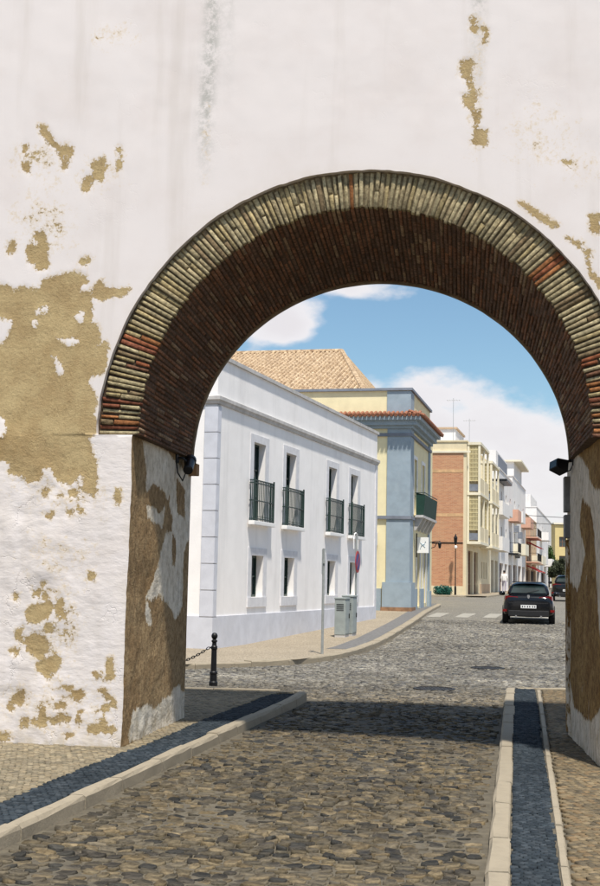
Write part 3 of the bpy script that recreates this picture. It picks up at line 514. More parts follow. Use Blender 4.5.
def front_face():
    path = []; outer = []; UL, UR, ZT = -3.9, 3.2, 7.45
    for z in np.linspace(0, ZI, 130): path.append((-2.08, z)); outer.append((UL, z*(ZI-0.06)/ZI))
    for i, u in enumerate(np.linspace(-2.10, -RO, 14)): path.append((u, ZI)); outer.append((UL, ZI-0.06+0.06*(i+1)/14))
    for t in np.linspace(math.pi, 0, 330)[1:-1]:
        c, s = math.cos(t), math.sin(t); rr = RO+0.022*(float(fbm(t*6.0, 0.3, 91))-0.5)+0.008*(float(vnoise(t*40, 0.7, 92))-0.5); path.append((rr*c, ZI+rr*s*OUT_F)); k = min((UR if c > 0 else -UL)/max(abs(c), 1e-6), (ZT-ZI)/max(s, 1e-6)); outer.append((k*c, ZI+k*s))
    for i, u in enumerate(np.linspace(RO, 2.12, 14)): path.append((u, ZI)); outer.append((UR, ZI-0.06*i/14))
    for z in np.linspace(ZI, 0, 100): path.append((2.11, z)); outer.append((UR, z*(ZI-0.06)/ZI-0.001*(z > 2.8)))
    P = np.array(path); O_ = np.array(outer); n = len(P); Mx = 96; t = np.linspace(0, 1, Mx)**1.15
    G = P[:,None,:]*(1-t)[None,:,None] + O_[:,None,:]*t[None,:,None]; u = G[:,:,0].copy(); z = G[:,:,1].copy()
    fade = np.exp(-t*22)[None,:]; lower = (z[:, :1] < ZI-0.001)
    u += np.where((P[:,0] < 0)[:,None] & lower, edgeL(z)*fade, 0); u += np.where((P[:,0] > 0)[:,None] & lower, edgeR(z)*fade, 0)
    low = 1/(1+np.exp((z-2.95)*9)); dist = np.clip(t*3.0, 0, 1)[None,:]
    d = -((fbm(u*1.1, z*1.1, 51)-0.5)*(0.014+0.02*low) + (fbm(u*4.2, z*4.2, 52)-0.5)*(0.006+0.030*low))*dist
    d -= low*np.clip(t*14, 0, 1)[None,:]*0.012
    pe = peel_field(u, z, PEEL, KEEP)
    for cu, cz, ru, rz, lv in ((-2.75, 1.15, 0.34, 0.42, -0.007), (-2.75, 0.45, 0.55, 0.30, -0.013), (-2.30, 0.45, 0.14, 0.4, -0.010), (-3.0, 4.9, 0.40, 0.40, -0.013), (-3.1, 5.5, 0.35, 0.22, -0.010), (-2.7, 2.35, 0.6, 0.25, -0.016), (-2.7, 1.75, 0.5, 0.3, -0.019), (-2.5, 5.35, 0.3, 0.2, -0.014), (1.02, 6.0, 0.12, 0.8, -0.014), (-1.46, 5.6, 0.07, 0.5, -0.02), (-2.4, 6.7, 0.4, 0.2, -0.022), (2.0, 5.3, 0.3, 0.2, -0.018), (1.6, 5.6, 0.5, 0.5, -0.024)):
        e = ((u-cu)/ru)**2+((z-cz)/rz)**2; pe = np.maximum(pe, lv-0.03*e)
    d = d + 0.006*np.clip(pe/0.012, 0, 1)*dist
    st = 1.0*np.exp(-((u-(-1.47+0.02*np.sin(z*3)))/0.075)**2)*np.clip((z-5.15)/0.8, 0, 1) + 0.75*np.exp(-((u-1.035)/0.06)**2)*np.clip((z-5.9)/0.8, 0, 1) + 0.28*np.exp(-((u+1.28)/0.05)**2)*np.clip((z-5.8)/1, 0, 1)
    gr = 0.75*np.exp(-np.clip(z-0.08, 0, 9)/0.10) + 0.12*low + 0.15*np.exp(-((t[None,:]*2)/0.06)**2)
    V = np.stack([u, d, z], -1).reshape(-1, 3)
    i, j = np.meshgrid(np.arange(n-1), np.arange(Mx-1), indexing='ij'); q = (i*Mx+j).ravel(); Q = np.stack([q, q+1, q+Mx+1, q+Mx], -1)
    at = dict(peel=pe.ravel(), stain=st.ravel(), grime=gr.ravel(), rough=(0.14+0.86*low).ravel())
    # coarse continuation of the wall beyond the frame, and its top
    n0 = len(V); ex = []
    def quad(*p): ex.append(p)
    quad((-16,0,0),(UL,0,0),(UL,0,ZT),(-16,0,ZT)); quad((UR,0,0),(16,0,0),(16,0,ZT),(UR,0,ZT)); quad((-16,0,ZT),(16,0,ZT),(16,0,8.05),(-16,0,8.05))
    E_ = np.array(ex).reshape(-1, 3); V = np.vstack([V, E_]); Q = np.vstack([Q, n0+np.arange(len(E_)).reshape(-1, 4)])
    for k, v in (('peel', -0.2), ('stain', 0.0), ('grime', 0.0), ('rough', 0.5)): at[k] = np.r_[at[k], np.full(len(E_), v)]
    link('plaster_face', quads_mesh('plaster_face', V, Q, True, at), M['plaster'], wall)
    # reveal where the face stands proud of the brick ring
    m0, m1 = 130, n-100; pp = P[m0-1:m1+1]; k = len(pp)
    V = np.vstack([np.c_[pp[:,0], np.zeros(k), pp[:,1]], np.c_[pp[:,0], np.full(k, 0.10), pp[:,1]]]); Q = np.array([(a, a+1, k+a+1, k+a) for a in range(k-1)])
    z0 = np.zeros(2*k); link('plaster_edge', quads_mesh('plaster_edge', V, Q, False, dict(peel=z0-0.2, stain=z0, grime=z0+0.5, rough=z0+0.5)), M['plaster'], wall)
front_face()
def jamb(side, mt, pos, neg, base):
    u0, u1 = (-2.08, -2.06) if side < 0 else (2.11, 2.02)
    nd, nz = 110, 130; dd = np.linspace(0, TH, nd); zz = np.linspace(0, ZI, nz); D, Z = np.meshgrid(dd, zz, indexing='ij')
    u = u0+(u1-u0)*D/TH; f = np.clip(D/0.2, 0, 1)*np.clip((TH-D)/0.05, 0, 1)
    u = u + (edgeL(Z) if side < 0 else edgeR(Z))*np.exp(-D*14) - side*((fbm(D*1.6, Z*1.6, 61+side)-0.5)*0.04+(fbm(D*6, Z*6, 63+side)-0.5)*0.014)*f
    dis = np.where(D > TH-0.03, (fbm(Z*4, Z*0+side, 71)-0.5)*0.03, 0)
    pe = np.full(D.shape, -0.2)
    if side < 0: pe = -peel_field(D, Z, pos, neg, -0.2); pe = np.minimum(pe, 0.06)
    else:
        pe = peel_field(D, Z, pos, neg, -0.05); pe = np.maximum(pe, -0.05); pe = np.minimum(pe, 0.045)
    V = np.stack([u, D+dis, Z], -1).reshape(-1, 3); i, j = np.meshgrid(np.arange(nd-1), np.arange(nz-1), indexing='ij'); q = (i*nz+j).ravel(); Q = np.stack([q, q+1, q+nz+1, q+nz], -1)
    if side < 0: Q = Q[:, ::-1]
    gr = 0.35+0.6*np.exp(-np.clip(Z-0.08, 0, 9)/0.18)
    link('jamb', quads_mesh('jamb', V, Q, True, dict(peel=pe.ravel(), stain=(0.25*(fbm(D*3, Z*1.5, 77) > 0.5)).ravel(), grime=gr.ravel(), rough=np.ones(D.size))), mt, wall,
         label='left inner side of the archway, mostly bare brown render' if side < 0 else 'right inner side of the archway, streaked brown and grey')
    w = 0.04*side
    MB().add([(u0+w, 0.0, ZI-0.003), (2.0*side, 0.0, ZI-0.003), (2.0*side, TH, ZI-0.003), (u1+w, TH, ZI-0.003)], [(0,1,2,3)]).build('impost_top', M['mortar'], wall)
jamb(-1, M['jamb'], JLW, JLB, 0.2); jamb(1, M['jambr'], JRB, [], -0.05)
def wall_back():
    path = []; outer = []
    for z in (0, ZI): path.append((-2.06, z)); outer.append((-16, z))
    for t in np.linspace(math.pi, 0, 50): c, s = math.cos(t), math.sin(t); path.append(((RI+0.012)*c, ZI+(RI+0.012)*s*0.972)); k = min(16/max(abs(c), 1e-6), (8.05-ZI)/max(s, 1e-6)); outer.append((k*c, ZI+k*s))
    for z in (ZI, 0): path.append((2.02, z)); outer.append((16, z))
    n = len(path); V = [(p[0], TH, p[1]) for p in path]+[(p[0], TH, p[1]) for p in outer]; Q = [(i, i+1, n+i+1, n+i) for i in range(n-1)]
    b = len(V); V += [(-16,0,8.05),(16,0,8.05),(16,TH,8.05),(-16,TH,8.05)]; Q += [(b,b+1,b+2,b+3)]
    for x in (-16, 16): b = len(V); V += [(x,0,0),(x,TH,0),(x,TH,8.05),(x,0,8.05)]; Q += [(b,b+1,b+2,b+3)]
    link('rear_face', quads_mesh('rear_face', V, Q), M['wwhite'], wall)
wall_back()

# the brick arch: ring on the face and courses under the vault ---------------------------------------
arch = empty('brick_arch', (0, 0, 0)); arch.parent = wall; arch.location = (0, 0, 0)
def zv(r_, t, d):
    """height on the arch: a little stilted at the face, flatter at the back"""
    fi = 1.034-0.064*d/TH; k = min(max((r_-RI)/(RO-RI), 0.0), 1.2); return ZI+r_*math.sin(t)*(fi+(OUT_F-fi)*k)
def mortar_shell():
    T = np.linspace(math.pi, 0, 120); r0 = RI+0.009; V = []; Q = []; V2 = []; Q2 = []; C2 = []
    for t in T:
        c, s = math.cos(t), math.sin(t); e = min(t, math.pi-t)/(math.pi/2); k = float(np.clip((e-0.18)/0.30, 0, 1))
        V2 += [(RO*c*1.02, 0.066, ZI+RO*s*1.02*OUT_F), (r0*c, 0.066, zv(r0, t, 0.066))]; V += [(r0*c, 0.066, zv(r0, t, 0.066)), (r0*c, TH, zv(r0, t, TH))]; C2 += [lerp((0.06,0.04,0.026), (0.19,0.15,0.09), k)]*2
    for i in range(len(T)-1): Q.append((2*i, 2*i+2, 2*i+3, 2*i+1))
    link('mortar_bed', quads_mesh('mortar_bed', V, Q), M['mortar'], arch)
    link('face_mortar', quads_mesh('face_mortar', V2, Q, False, cols=np.array(C2)), M['brick'], arch)
mortar_shell()
HQ = np.array([(0,1,5,4),(1,2,6,5),(2,3,7,6),(3,0,4,7),(4,5,9,8),(5,6,10,9),(6,7,11,10),(7,4,8,11),(8,9,10,11)])
def brick_front(r0, r1, t0, t1, d0, d1, r):
    """wedge brick whose shown face is the front (d0)"""
    def pt(rr, tt, d): return (rr*math.cos(tt), d, zv(rr, tt, d))
    j = lambda s: r.uniform(-s, s); V = []
    cs = [(r0, t0), (r1, t0), (r1, t1), (r0, t1)]; cs = [(a+j(0.010), b+j(0.0022)) for a, b in cs]; rm = (r0+r1)/2; tm = (t0+t1)/2
    for d, k in ((d1, 1.0), (d0+0.008, 1.0), (d0, 0.0)):
        for a, b in cs:
            if k: V.append(pt(a, b, d))
            else: V.append(pt(a-0.008*np.sign(a-rm), tm+(b-tm)*0.74, d+j(0.003)))
    return np.array(V)
def brick_under(r0, r1, t0, t1, d0, d1, r):
    """brick whose shown face looks into the vault (r0)"""
    def pt(rr, tt, d): return (rr*math.cos(tt), d, zv(rr, tt, d))
    j = lambda s: r.uniform(-s, s); V = []; tm = (t0+t1)/2; dm = (d0+d1)/2
    cs = [(d0, t0), (d1, t0), (d1, t1), (d0, t1)]; cs = [(a+j(0.004), b+j(0.0012)) for a, b in cs]
    for rr, k in ((r1, 1), (r0+0.007, 1), (r0, 0)):
        for a, b in cs:
            if k: V.append(pt(rr, b, a))
            else: V.append(pt(rr+j(0.002), tm+(b-tm)*0.76, a-0.006*np.sign(a-dm)))
    return np.array(V)
def build_arch():
    r = random.Random(12); NC = 148; st = math.pi/NC; count = 0; restV = []; restC = []
    def ring_colour(t, outer):
        e = min(t, math.pi-t)/(math.pi/2); a = r.random()
        redp = 0.40 if e < 0.20 else (0.12 if e < 0.33 else 0.0)
        if abs(t-(math.pi-0.40)) < 0.02 or abs(t-0.72) < 0.03: redp = 0.7
        if abs(t-math.pi/2) < 0.05: redp = 0.12
        if a < redp: c = r.choice([(0.27,0.095,0.045),(0.33,0.14,0.055),(0.22,0.08,0.045),(0.20,0.10,0.06)])
        elif a < redp+0.07: c = (0.22,0.16,0.09)
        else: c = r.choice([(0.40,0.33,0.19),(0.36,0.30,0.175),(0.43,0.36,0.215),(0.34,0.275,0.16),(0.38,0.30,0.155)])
        k = r.uniform(0.8, 1.12); return tuple(q*k for q in c)
    def put(V, c, individual):
        nonlocal count
        if individual: link('brick', quads_mesh('brick', V, HQ, False, cols=np.array(c)), M['brick'], arch); count += 1
        else: restV.append(V); restC.append(c)
    for i in range(NC):
        t0 = (i+0.10+r.uniform(-0.05, 0.05))*st; t1 = (i+(0.76 if min(i, NC-i) < 28 else 0.82)+r.uniform(-0.07, 0.06))*st
        d0 = 0.048+r.uniform(-0.010, 0.010); d1 = r.uniform(0.085, 0.105)
        o1 = RO-0.006+r.uniform(-0.02, 0.0); i0 = RI+r.uniform(-0.010, 0.008)
        if r.random() < (0.45 if min(i, NC-i) < 21 else 0.16):
            m = r.uniform(2.18, 2.28); put(brick_front(i0, m-0.007, t0, t1, d0, d1, r), ring_colour(t0, False), True); put(brick_front(m+0.007, o1, t0+r.uniform(-.002,.002), t1+r.uniform(-.002,.002), d0+r.uniform(-0.008, 0.008), d1, r), ring_colour(t0, True), True)
        else: put(brick_front(i0, o1, t0, t1, d0, d1, r), ring_colour(t0, True), True)
        d = d1+0.012; first = True
        while d < TH-0.06:
            l = r.uniform(0.26, 0.40) if not first else r.choice([0.20, 0.30, 0.38]); e = min(d+l, TH+0.008)
            if e-d < 0.05: break
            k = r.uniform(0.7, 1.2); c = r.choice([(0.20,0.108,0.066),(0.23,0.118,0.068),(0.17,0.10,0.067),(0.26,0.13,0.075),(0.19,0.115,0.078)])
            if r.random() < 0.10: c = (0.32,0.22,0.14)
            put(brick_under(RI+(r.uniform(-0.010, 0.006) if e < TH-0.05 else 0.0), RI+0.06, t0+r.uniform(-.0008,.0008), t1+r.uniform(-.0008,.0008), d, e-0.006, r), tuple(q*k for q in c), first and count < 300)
            d = e; first = False
    n = len(restV); V = np.array(restV).reshape(-1, 3); Q = (HQ[None]+(np.arange(n)*12)[:,None,None]).reshape(-1, 4)
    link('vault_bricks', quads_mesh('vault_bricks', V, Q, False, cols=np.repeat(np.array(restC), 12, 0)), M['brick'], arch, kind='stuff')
build_arch()
def vault_edge():
    T = np.linspace(math.pi, 0, 90); V = []; Q = []
    for t in T:
        c, s = math.cos(t), math.sin(t); j = 0.006*(vnoise(t*14, 0.5, 3)-0.5)
        for r_, d in ((RI-0.012+j, TH-0.07), (RI-0.014+j, TH+0.012), (RI+0.05, TH+0.012), (RI+0.05, TH-0.07)): V.append((r_*c, d, zv(min(r_, RI), t, TH)+(r_-min(r_, RI))*s))
    for i in range(len(T)-1):
        for k in range(4): Q.append((4*i+k, 4*i+(k+1)%4, 4*i+4+(k+1)%4, 4*i+4+k))
    link('rear_rim', quads_mesh('rear_rim', V, Q, False), mat('weathered_rim', (0.22,0.16,0.10), 0.9, 0.4, 9, 0.01, 40), arch)
vault_edge()
def wall_world(u, d, z): p = WO+WU*u+WN*d; return (float(p[0]), float(p[1]), z)

# ------------------------------------------------------------------ building helpers (local frame: +x out to the street, +y along it)
def loc2(root, *p): return p
def facade(parent, name, mt, a0, a1, z0, z1, holes=(), plane='x', at=0.0, reveal=0.2, **k):
    """wall sheet with real openings and reveals. plane 'x': wall at x=at facing +x; plane 'y': wall at y=at facing -y"""
    As = sorted({a0, a1, *[h[0] for h in holes], *[h[1] for h in holes]}); Zs = sorted({z0, z1, *[h[2] for h in holes], *[h[3] for h in holes]}); mb = MB()
    T = (lambda a, z, d: (at-d, a, z)) if plane == 'x' else (lambda a, z, d: (a, at+d, z))
    for i in range(len(As)-1):
        for j in range(len(Zs)-1):
            ca, cz = (As[i]+As[i+1])/2, (Zs[j]+Zs[j+1])/2
            if any(h[0] < ca < h[1] and h[2] < cz < h[3] for h in holes): continue
            mb.add([T(As[i],Zs[j],0), T(As[i+1],Zs[j],0), T(As[i+1],Zs[j+1],0), T(As[i],Zs[j+1],0)], [(0,1,2,3)])
    for h in holes:
        c = [(h[0],h[2]),(h[1],h[2]),(h[1],h[3]),(h[0],h[3])]
        for q in range(4):
            p, r2 = c[q], c[(q+1)%4]; mb.add([T(*p,0), T(*r2,0), T(*r2,reveal), T(*p,reveal)], [(0,1,2,3)])
    me = bpy.data.meshes.new(name); me.from_pydata(mb.v, [], mb.f); bm = bmesh.new(); bm.from_mesh(me); bmesh.ops.remove_doubles(bm, verts=bm.verts, dist=1e-5); bmesh.ops.recalc_face_normals(bm, faces=bm.faces); bm.to_mesh(me); bm.free()
    return link(name, me, mt, parent, **k)
def bx(mb, plane, at, a0, a1, d0, d1, z0, z1):
    """box on a facade: d = distance out from the wall"""
    return mb.box(at+d0, at+d1, a0, a1, z0, z1) if plane == 'x' else mb.box(a0, a1, at-d1, at-d0, z0, z1)
def window(parent, h, plane='x', at=0.0, depth=0.16, fm=None, gm=None, mull=1, trans=1, name='window', bars=0.05, curtain=0.0):
    w = MB(); a0, a1, z0, z1 = h; b = bars; fm = fm or M['dgreen']; gm = gm or M['glass']
    for q in ((a0,a0+b,z0,z1),(a1-b,a1,z0,z1),(a0+b,a1-b,z0,z0+b),(a0+b,a1-b,z1-b,z1)): bx(w, plane, at, q[0], q[1], -depth-0.03, -depth+0.03, q[2], q[3])
    for i in range(mull): c = a0+(a1-a0)*(i+1)/(mull+1); bx(w, plane, at, c-b*0.45, c+b*0.45, -depth-0.03, -depth+0.022, z0+b, z1-b)
    for i in range(trans): c = z0+(z1-z0)*(i+1)/(trans+1); bx(w, plane, at, a0+b, a1-b, -depth-0.03, -depth+0.016, c-b*0.35, c+b*0.35)
    wo = w.build(name, fm, parent)
    g = MB(); bx(g, plane, at, a0+0.002, a1-0.002, -depth-0.025, -depth-0.012, z0+0.002, z1-0.002); g.build('pane', gm, wo)
    if curtain:
        g = MB(); bx(g, plane, at, a0+0.002, a0+(a1-a0)*curtain, -depth-0.09, -depth-0.075, z0+0.002, z1-0.002); g.build('curtain', M['curtain'], wo)
    return wo
def surround(parent, h, w, mt, plane='x', at=0.0, proud=0.018, sill=0.0, top=None, name='window_surround'):
    m = MB(); a0, a1, z0, z1 = h; t = w if top is None else top
    bx(m, plane, at, a0-w, a0, 0.001, proud, z0, z1+t); bx(m, plane, at, a1, a1+w, 0.001, proud, z0, z1+t); bx(m, plane, at, a0, a1, 0.001, proud, z1, z1+t)
    if sill: bx(m, plane, at, a0-w, a1+w, 0.001, proud+0.02, z0-sill, z0)
    return m.build(name, mt, parent)

# ------------------------------------------------------------------ things at the arch
def wl_root(name, u, d, z, **k): return empty(name, wall_world(u, d, z), -WA, **k)
fl = wl_root('floodlight', 2.045, 1.95, 2.86, label='black box floodlight on a bracket on the right side of the arch', cat='floodlight', group='floodlights under the arch')
MB().box(-0.02, 0.02, -0.05, 0.05, -0.05, 0.05).build('wall_plate', M['iron'], fl, bevel=0.004)
MB().tube([(0, 0, 0), (-0.07, 0.0, 0.0), (-0.12, 0.0, -0.04)], 0.013, 8).build('bracket', M['iron'], fl)
mb = MB(); mb.prism([(-0.085,-0.06),(0.085,-0.085),(0.085,0.085),(-0.085,0.06)], 'y', -0.09, 0.09); fh = mb.build('lamp_housing', M['iron'], fl, bevel=0.008); fh.location = (-0.15, -0.02, -0.055); fh.rotation_euler = (R(-14), R(14), R(30)); fh.scale = (0.8, 0.8, 0.8)
f2 = MB().box(-0.092, -0.086, -0.07, 0.07, -0.05, 0.05).build('lens', M['glass'], fh)
MB().tube([(0.01,0.04,-0.01),(-0.03,0.07,-0.09),(-0.08,0.05,-0.11),(-0.11,0.02,-0.07)], 0.006, 6).build('cable', M['iron'], fl)
fl = wl_root('floodlight', -2.065, 1.72, 2.84, label='black tube floodlight with looped cable on the left side of the arch', cat='floodlight', group='floodlights under the arch')
MB().box(-0.02, 0.015, -0.05, 0.05, -0.05, 0.05).build('wall_plate', M['iron'], fl, bevel=0.004)
MB().tube([(0, 0, 0), (0.06, 0.02, 0.0), (0.09, 0.05, -0.03)], 0.014, 8).build('bracket', M['iron'], fl)
mb = MB().lathe([(0.035,-0.16),(0.052,-0.15),(0.055,0.10),(0.066,0.11),(0.066,0.16),(0.05,0.165)], 18); fh = mb.build('lamp_housing', M['iron'], fl, smooth=False); fh.location = (0.10, 0.16, -0.06); fh.rotation_euler = (R(-65), 0, R(8))
MB().lathe([(0.048,0.158),(0.048,0.1665),(0.01,0.168)], 18).build('lens', mat('floodlight_lens', (0.3,0.31,0.3), 0.15), fh)
MB().tube([(0.0,-0.02,-0.03),(0.03,-0.06,-0.16),(0.07,0.0,-0.24),(0.09,0.07,-0.14)], 0.008, 6).build('cable', M['iron'], fl)
pb_ = wl_root('stone_block', -2.06, 2.30, 2.76, label='small tan block jutting from the back edge of the left arch side', cat='block')
MB().box(-0.02, 0.085, 0, 0.15, -0.05, 0.08).build('block', M['tanblock'], pb_, bevel=0.008)
cb = wl_root('cable_box', 2.015, 2.25, 1.6, label='grey metal cable cover running down the back edge of the right arch side', cat='cable cover')
gm = mat('grey_cable_cover', (0.16, 0.155, 0.15), 0.6, 0.25, 8)
for z0, z1 in ((0.75, 1.12), (0.48, 0.72)): MB().box(-0.045, 0.03, -0.1, 0.08, z0, z1).build('cover', gm, cb, bevel=0.006)
MB().box(-0.03, 0.03, -0.06, 0.04, -1.5, 0.46).build('conduit', M['jambr'], cb, bevel=0.006)

def bollard(x, y, lb):
    b = empty('bollard', (x, y, ZL), label=lb, cat='bollard', group='black bollards on the near pavement')
    MB().lathe([(0.062,0),(0.062,0.05),(0.052,0.07),(0.050,0.16),(0.056,0.17),(0.056,0.19),(0.042,0.205),(0.038,0.50),(0.046,0.515),(0.046,0.545),(0.034,0.56),(0.030,0.60),(0.042,0.615),(0.042,0.63),(0.024,0.645)], 20).build('post', M['iron'], b, smooth=False)
    MB().lathe([(0.012,0.640),(0.032,0.655),(0.044,0.68),(0.045,0.70),(0.035,0.725),(0.015,0.738)], 18).build('finial', M['iron'], b, smooth=True)
    MB().tube([(-0.03,0,0.53),(-0.065,0,0.53)], 0.012, 8).build('chain_eye', M['iron'], b)
    return b
bollard(-1.15, 17.55, 'black iron bollard with ball top standing alone beside the left arch pier')
bollard(-2.75, 17.75, 'black iron bollard behind the left arch pier at the other end of the chain')
ch = empty('chain', (-1.22, 17.55, ZL+0.53), label='sagging black chain hung from the bollard by the left arch pier', cat='chain')
def chain():
    link_me = MB(); n = 12
    for i in range(n):
        t0, t1 = 2*math.pi*i/n, 2*math.pi*(i+1)/n
    pts = [(0.028*math.cos(2*math.pi*i/n)*1.0, 0, 0.015*math.sin(2*math.pi*i/n)) for i in range(n+1)]
    link_me.tube(pts, 0.0062, 6, caps=False); me = link_me.mesh('chain_link', True); me.materials.append(M['iron'])
    L = 1.46; N_ = 42
    P = [Vector((-L*i/N_, 0.2*i/N_, -0.27*(1-(2*i/N_-1)**2))) for i in range(N_+1)]
    for i in range(N_):
        o = link('chain_link', me, None, ch); o.location = (P[i]+P[i+1])/2; d = P[i+1]-P[i]
        o.rotation_euler = (R(90)*(i%2), -math.atan2(d.z, -d.x)*-1 if False else math.atan2(d.z, -d.x), 0)
chain()

# ------------------------------------------------------------------ white two-storey building
WB = empty('white_building', (-1.91, 28.0, 0), -R(17.6), label='white two-storey building with black-green balcony railings and grey quoins', cat='building')
SC_ = [2.97, 5.54, 9.65, 12.19]; LEN = 15.2
up = [(s-0.44, s+0.44, 3.02, 4.97) for s in SC_]; lo = [(s-0.44, s+0.44, 1.13, 2.16) for s in SC_]
facade(WB, 'wall', M['wwhite'], 0, LEN, -0.4, 6.70, up+lo, 'x', 0, 0.24)
facade(WB, 'side_wall', M['wwhite'], -9, 0, -0.4, 6.70, [], 'y', 0)
MB().add([(0,LEN,-0.4),(-9,LEN,-0.4),(-9,LEN,6.7),(0,LEN,6.7),(-9,0,-0.4),(-9,0,6.7)], [(0,1,2,3),(4,1,2,5)]).build('rear_wall', M['wwhite'], WB)
MB().add([(0,0,6.05),(0,LEN,6.05),(-9,LEN,6.05),(-9,0,6.05)], [(0,1,2,3)]).build('roof', M['cornice'], WB)
mb = MB(); mb.box(-9, 0.06, -0.06, 0.22, 6.64, 6.73); mb.box(-0.22, 0.06, 0.221, LEN+0.05, 6.64, 6.73); mb.build('coping', M['cornice'], WB)
prof = [(0.001,5.56),(0.04,5.57),(0.06,5.63),(0.09,5.66),(0.09,5.74),(0.001,5.78)]
mb = MB(); n = len(prof); vs = []
for P in [lambda d: (-9, -d), lambda d: (d, -d), lambda d: (d, LEN+d)]:
    for d, z in prof: p = P(d); vs.append((p[0], p[1], z))
fs = []
for i in range(2):
    for k in range(n-1): fs.append((i*n+k, i*n+k+1, (i+1)*n+k+1, (i+1)*n+k))
fs.append(tuple(2*n+k for k in range(n))); mb.add(vs, fs); mb.build('cornice', M['cornice'], WB)
mb = MB(); mb.box(0.001, 0.03, 0.19, LEN, -0.4, 0.72); mb.box(-9, -0.29, -0.03, -0.001, -0.4, 0.72); mb.build('plinth', M['wplinth'], WB)
zq = -0.3; i = 0
while zq < 5.5:
    h = 0.60 if i else 1.02; z1 = min(zq+h, 5.555); mb = MB(); mb.add([(-0.29,-0.034,zq),(0.034,-0.034,zq),(0.034,0.185,zq),(0.001,0.185,zq),(0.001,-0.001,zq),(-0.29,-0.001,zq)]+[(-0.29,-0.034,z1-0.022),(0.034,-0.034,z1-0.022),(0.034,0.185,z1-0.022),(0.001,0.185,z1-0.022),(0.001,-0.001,z1-0.022),(-0.29,-0.001,z1-0.022)],
        [(0,1,7,6),(1,2,8,7),(2,3,9,8),(5,0,6,11),(6,7,10,11),(7,8,9,10),(0,1,4,5),(1,2,3,4)]); mb.build('quoin', M['wplinth'], WB, bevel=0.0); zq += h; i += 1
mb = MB(); mb.box(0.0005, 0.022, 0.0, 0.18, -0.3, 5.55); mb.box(-0.28, 0.0, -0.022, -0.0005, -0.3, 5.55); mb.build('quoin_bed', M['cornice'], WB)
mb = MB(); mb.box(0.001, 0.03, LEN-0.25, LEN, 0.72, 5.56); mb.build('end_pilaster', M['wtrim'], WB)
def white_windows():
    for q, s in enumerate(SC_):
        h = up[q]; surround(WB, h, 0.26, M['wtrim'], top=0.19)
        window(WB, h, depth=0.20, mull=1, trans=2, name='balcony_door', bars=0.055, curtain=0.42 if q in (0, 1, 3) else 0)
        b = empty('balcony', (0, s, 3.0)); b.parent = WB
        MB().box(0.03, 0.19, -0.80, 0.80, -0.10, 0.0).build('slab', M['white'], b, bevel=0.012)
        mb = MB(); x1 = 0.15; w = 0.76
        for z in (0.05, 0.50, 0.93, 1.0): mb.box(x1-0.012, x1+0.012, -w, w, z-0.012, z+0.012); mb.box(0.03, x1-0.013, -w, -w+0.02, z-0.012, z+0.012); mb.box(0.03, x1-0.013, w-0.02, w, z-0.012, z+0.012)
        mb.build('rail', M['rail'], b)
        mb = MB()
        for e in (-w, w-0.03): MB().box(x1-0.018, x1+0.018, e-0.003, e+0.033, 0.0, 1.06).build('post', M['rail'], b)
        mb = MB(); k = 0
        y = -w+0.10
        while y < w-0.06:
            mb.box(x1-0.008, x1+0.008, y-0.008, y+0.008, 0.0, 1.0)
            mb.tube([(x1, y+0.05+0.033*math.cos(a*math.pi/4), 0.965+0.03*math.sin(a*math.pi/4)) for a in range(9)], 0.005, 4, caps=False)
            mb.tube([(x1, y+0.05+0.033*math.cos(a*math.pi/4), 0.085+0.03*math.sin(a*math.pi/4)) for a in range(9)], 0.005, 4, caps=False); y += 0.10
        for x in (0.06, 0.105):
            for e in (-w+0.01, w-0.01): mb.box(x-0.008, x+0.008, e-0.008, e+0.008, 0.0, 1.0)
        mb.build('baluster', M['rail'], b, kind='stuff')
        h = lo[q]; surround(WB, h, 0.26, M['wtrim'], top=0.19, sill=0.24); window(WB, h, depth=0.20, mull=1, trans=1, bars=0.06, curtain=0.4 if q != 2 else 0)
white_windows()

# things on the far pavement
def ring(mb, c, r, tube, axis, n=20):
    pts = []
    for i in range(n+1):
        a = 2*math.pi*i/n; u = Vector((-axis[1], axis[0], 0)); pts.append(Vector(c)+u*r*math.cos(a)+Vector((0,0,1))*r*math.sin(a))
    return mb.tube(pts, tube, 6, caps=False)
def pz(x, y): return float(zr(y))+0.09
x, y = 0.57, 27.0; z = pz(x, y)
sp = empty('sign_post', (x, y, z), label='slim grey sign post seen edge-on in front of the white building', cat='sign')
MB().tube([(0,0,0),(0,0,2.28)], 0.03, 10).build('pole', M['galv'], sp)
sg = MB().box(-0.03, -0.015, -0.22, 0.22, 1.72, 2.26).build('sign_plate', M['galv'], sp, bevel=0.004); sg.rotation_euler = (0, 0, R(-4)); 
MB().box(-0.035, 0.03, -0.05, 0.05, 1.95, 2.02).build('clamp', M['galv'], sp)
x, y = 1.62, 34.2; z = pz(x, y)
sp = empty('traffic_sign', (x, y, z), R(75), label='round red and blue no-parking sign on a grey post behind the cabinets', cat='sign')
MB().tube([(0,0,0),(0,0,2.75)], 0.03, 10).build('pole', M['galv'], sp)
nn = (0, -1)
mb = MB(); mb.prism([(0.30*math.cos(2*math.pi*i/24), 2.0+0.30*math.sin(2*math.pi*i/24)) for i in range(24)], 'y', -0.05, -0.035); dsk = mb.build('sign_disc', mat('sign_red', (0.36,0.02,0.025), 0.5), sp)
mb = MB(); mb.prism([(0.225*math.cos(2*math.pi*i/24), 2.0+0.225*math.sin(2*math.pi*i/24)) for i in range(24)], 'y', -0.056, -0.051); mb.build('blue_field', mat('sign_blue', (0.03,0.05,0.22), 0.5), dsk)
mb = MB(); mb.prism([(-0.19,1.85),(-0.15,1.81),(0.19,2.15),(0.15,2.19)], 'y', -0.061, -0.057); mb.build('slash', bpy.data.materials['sign_red'], dsk)
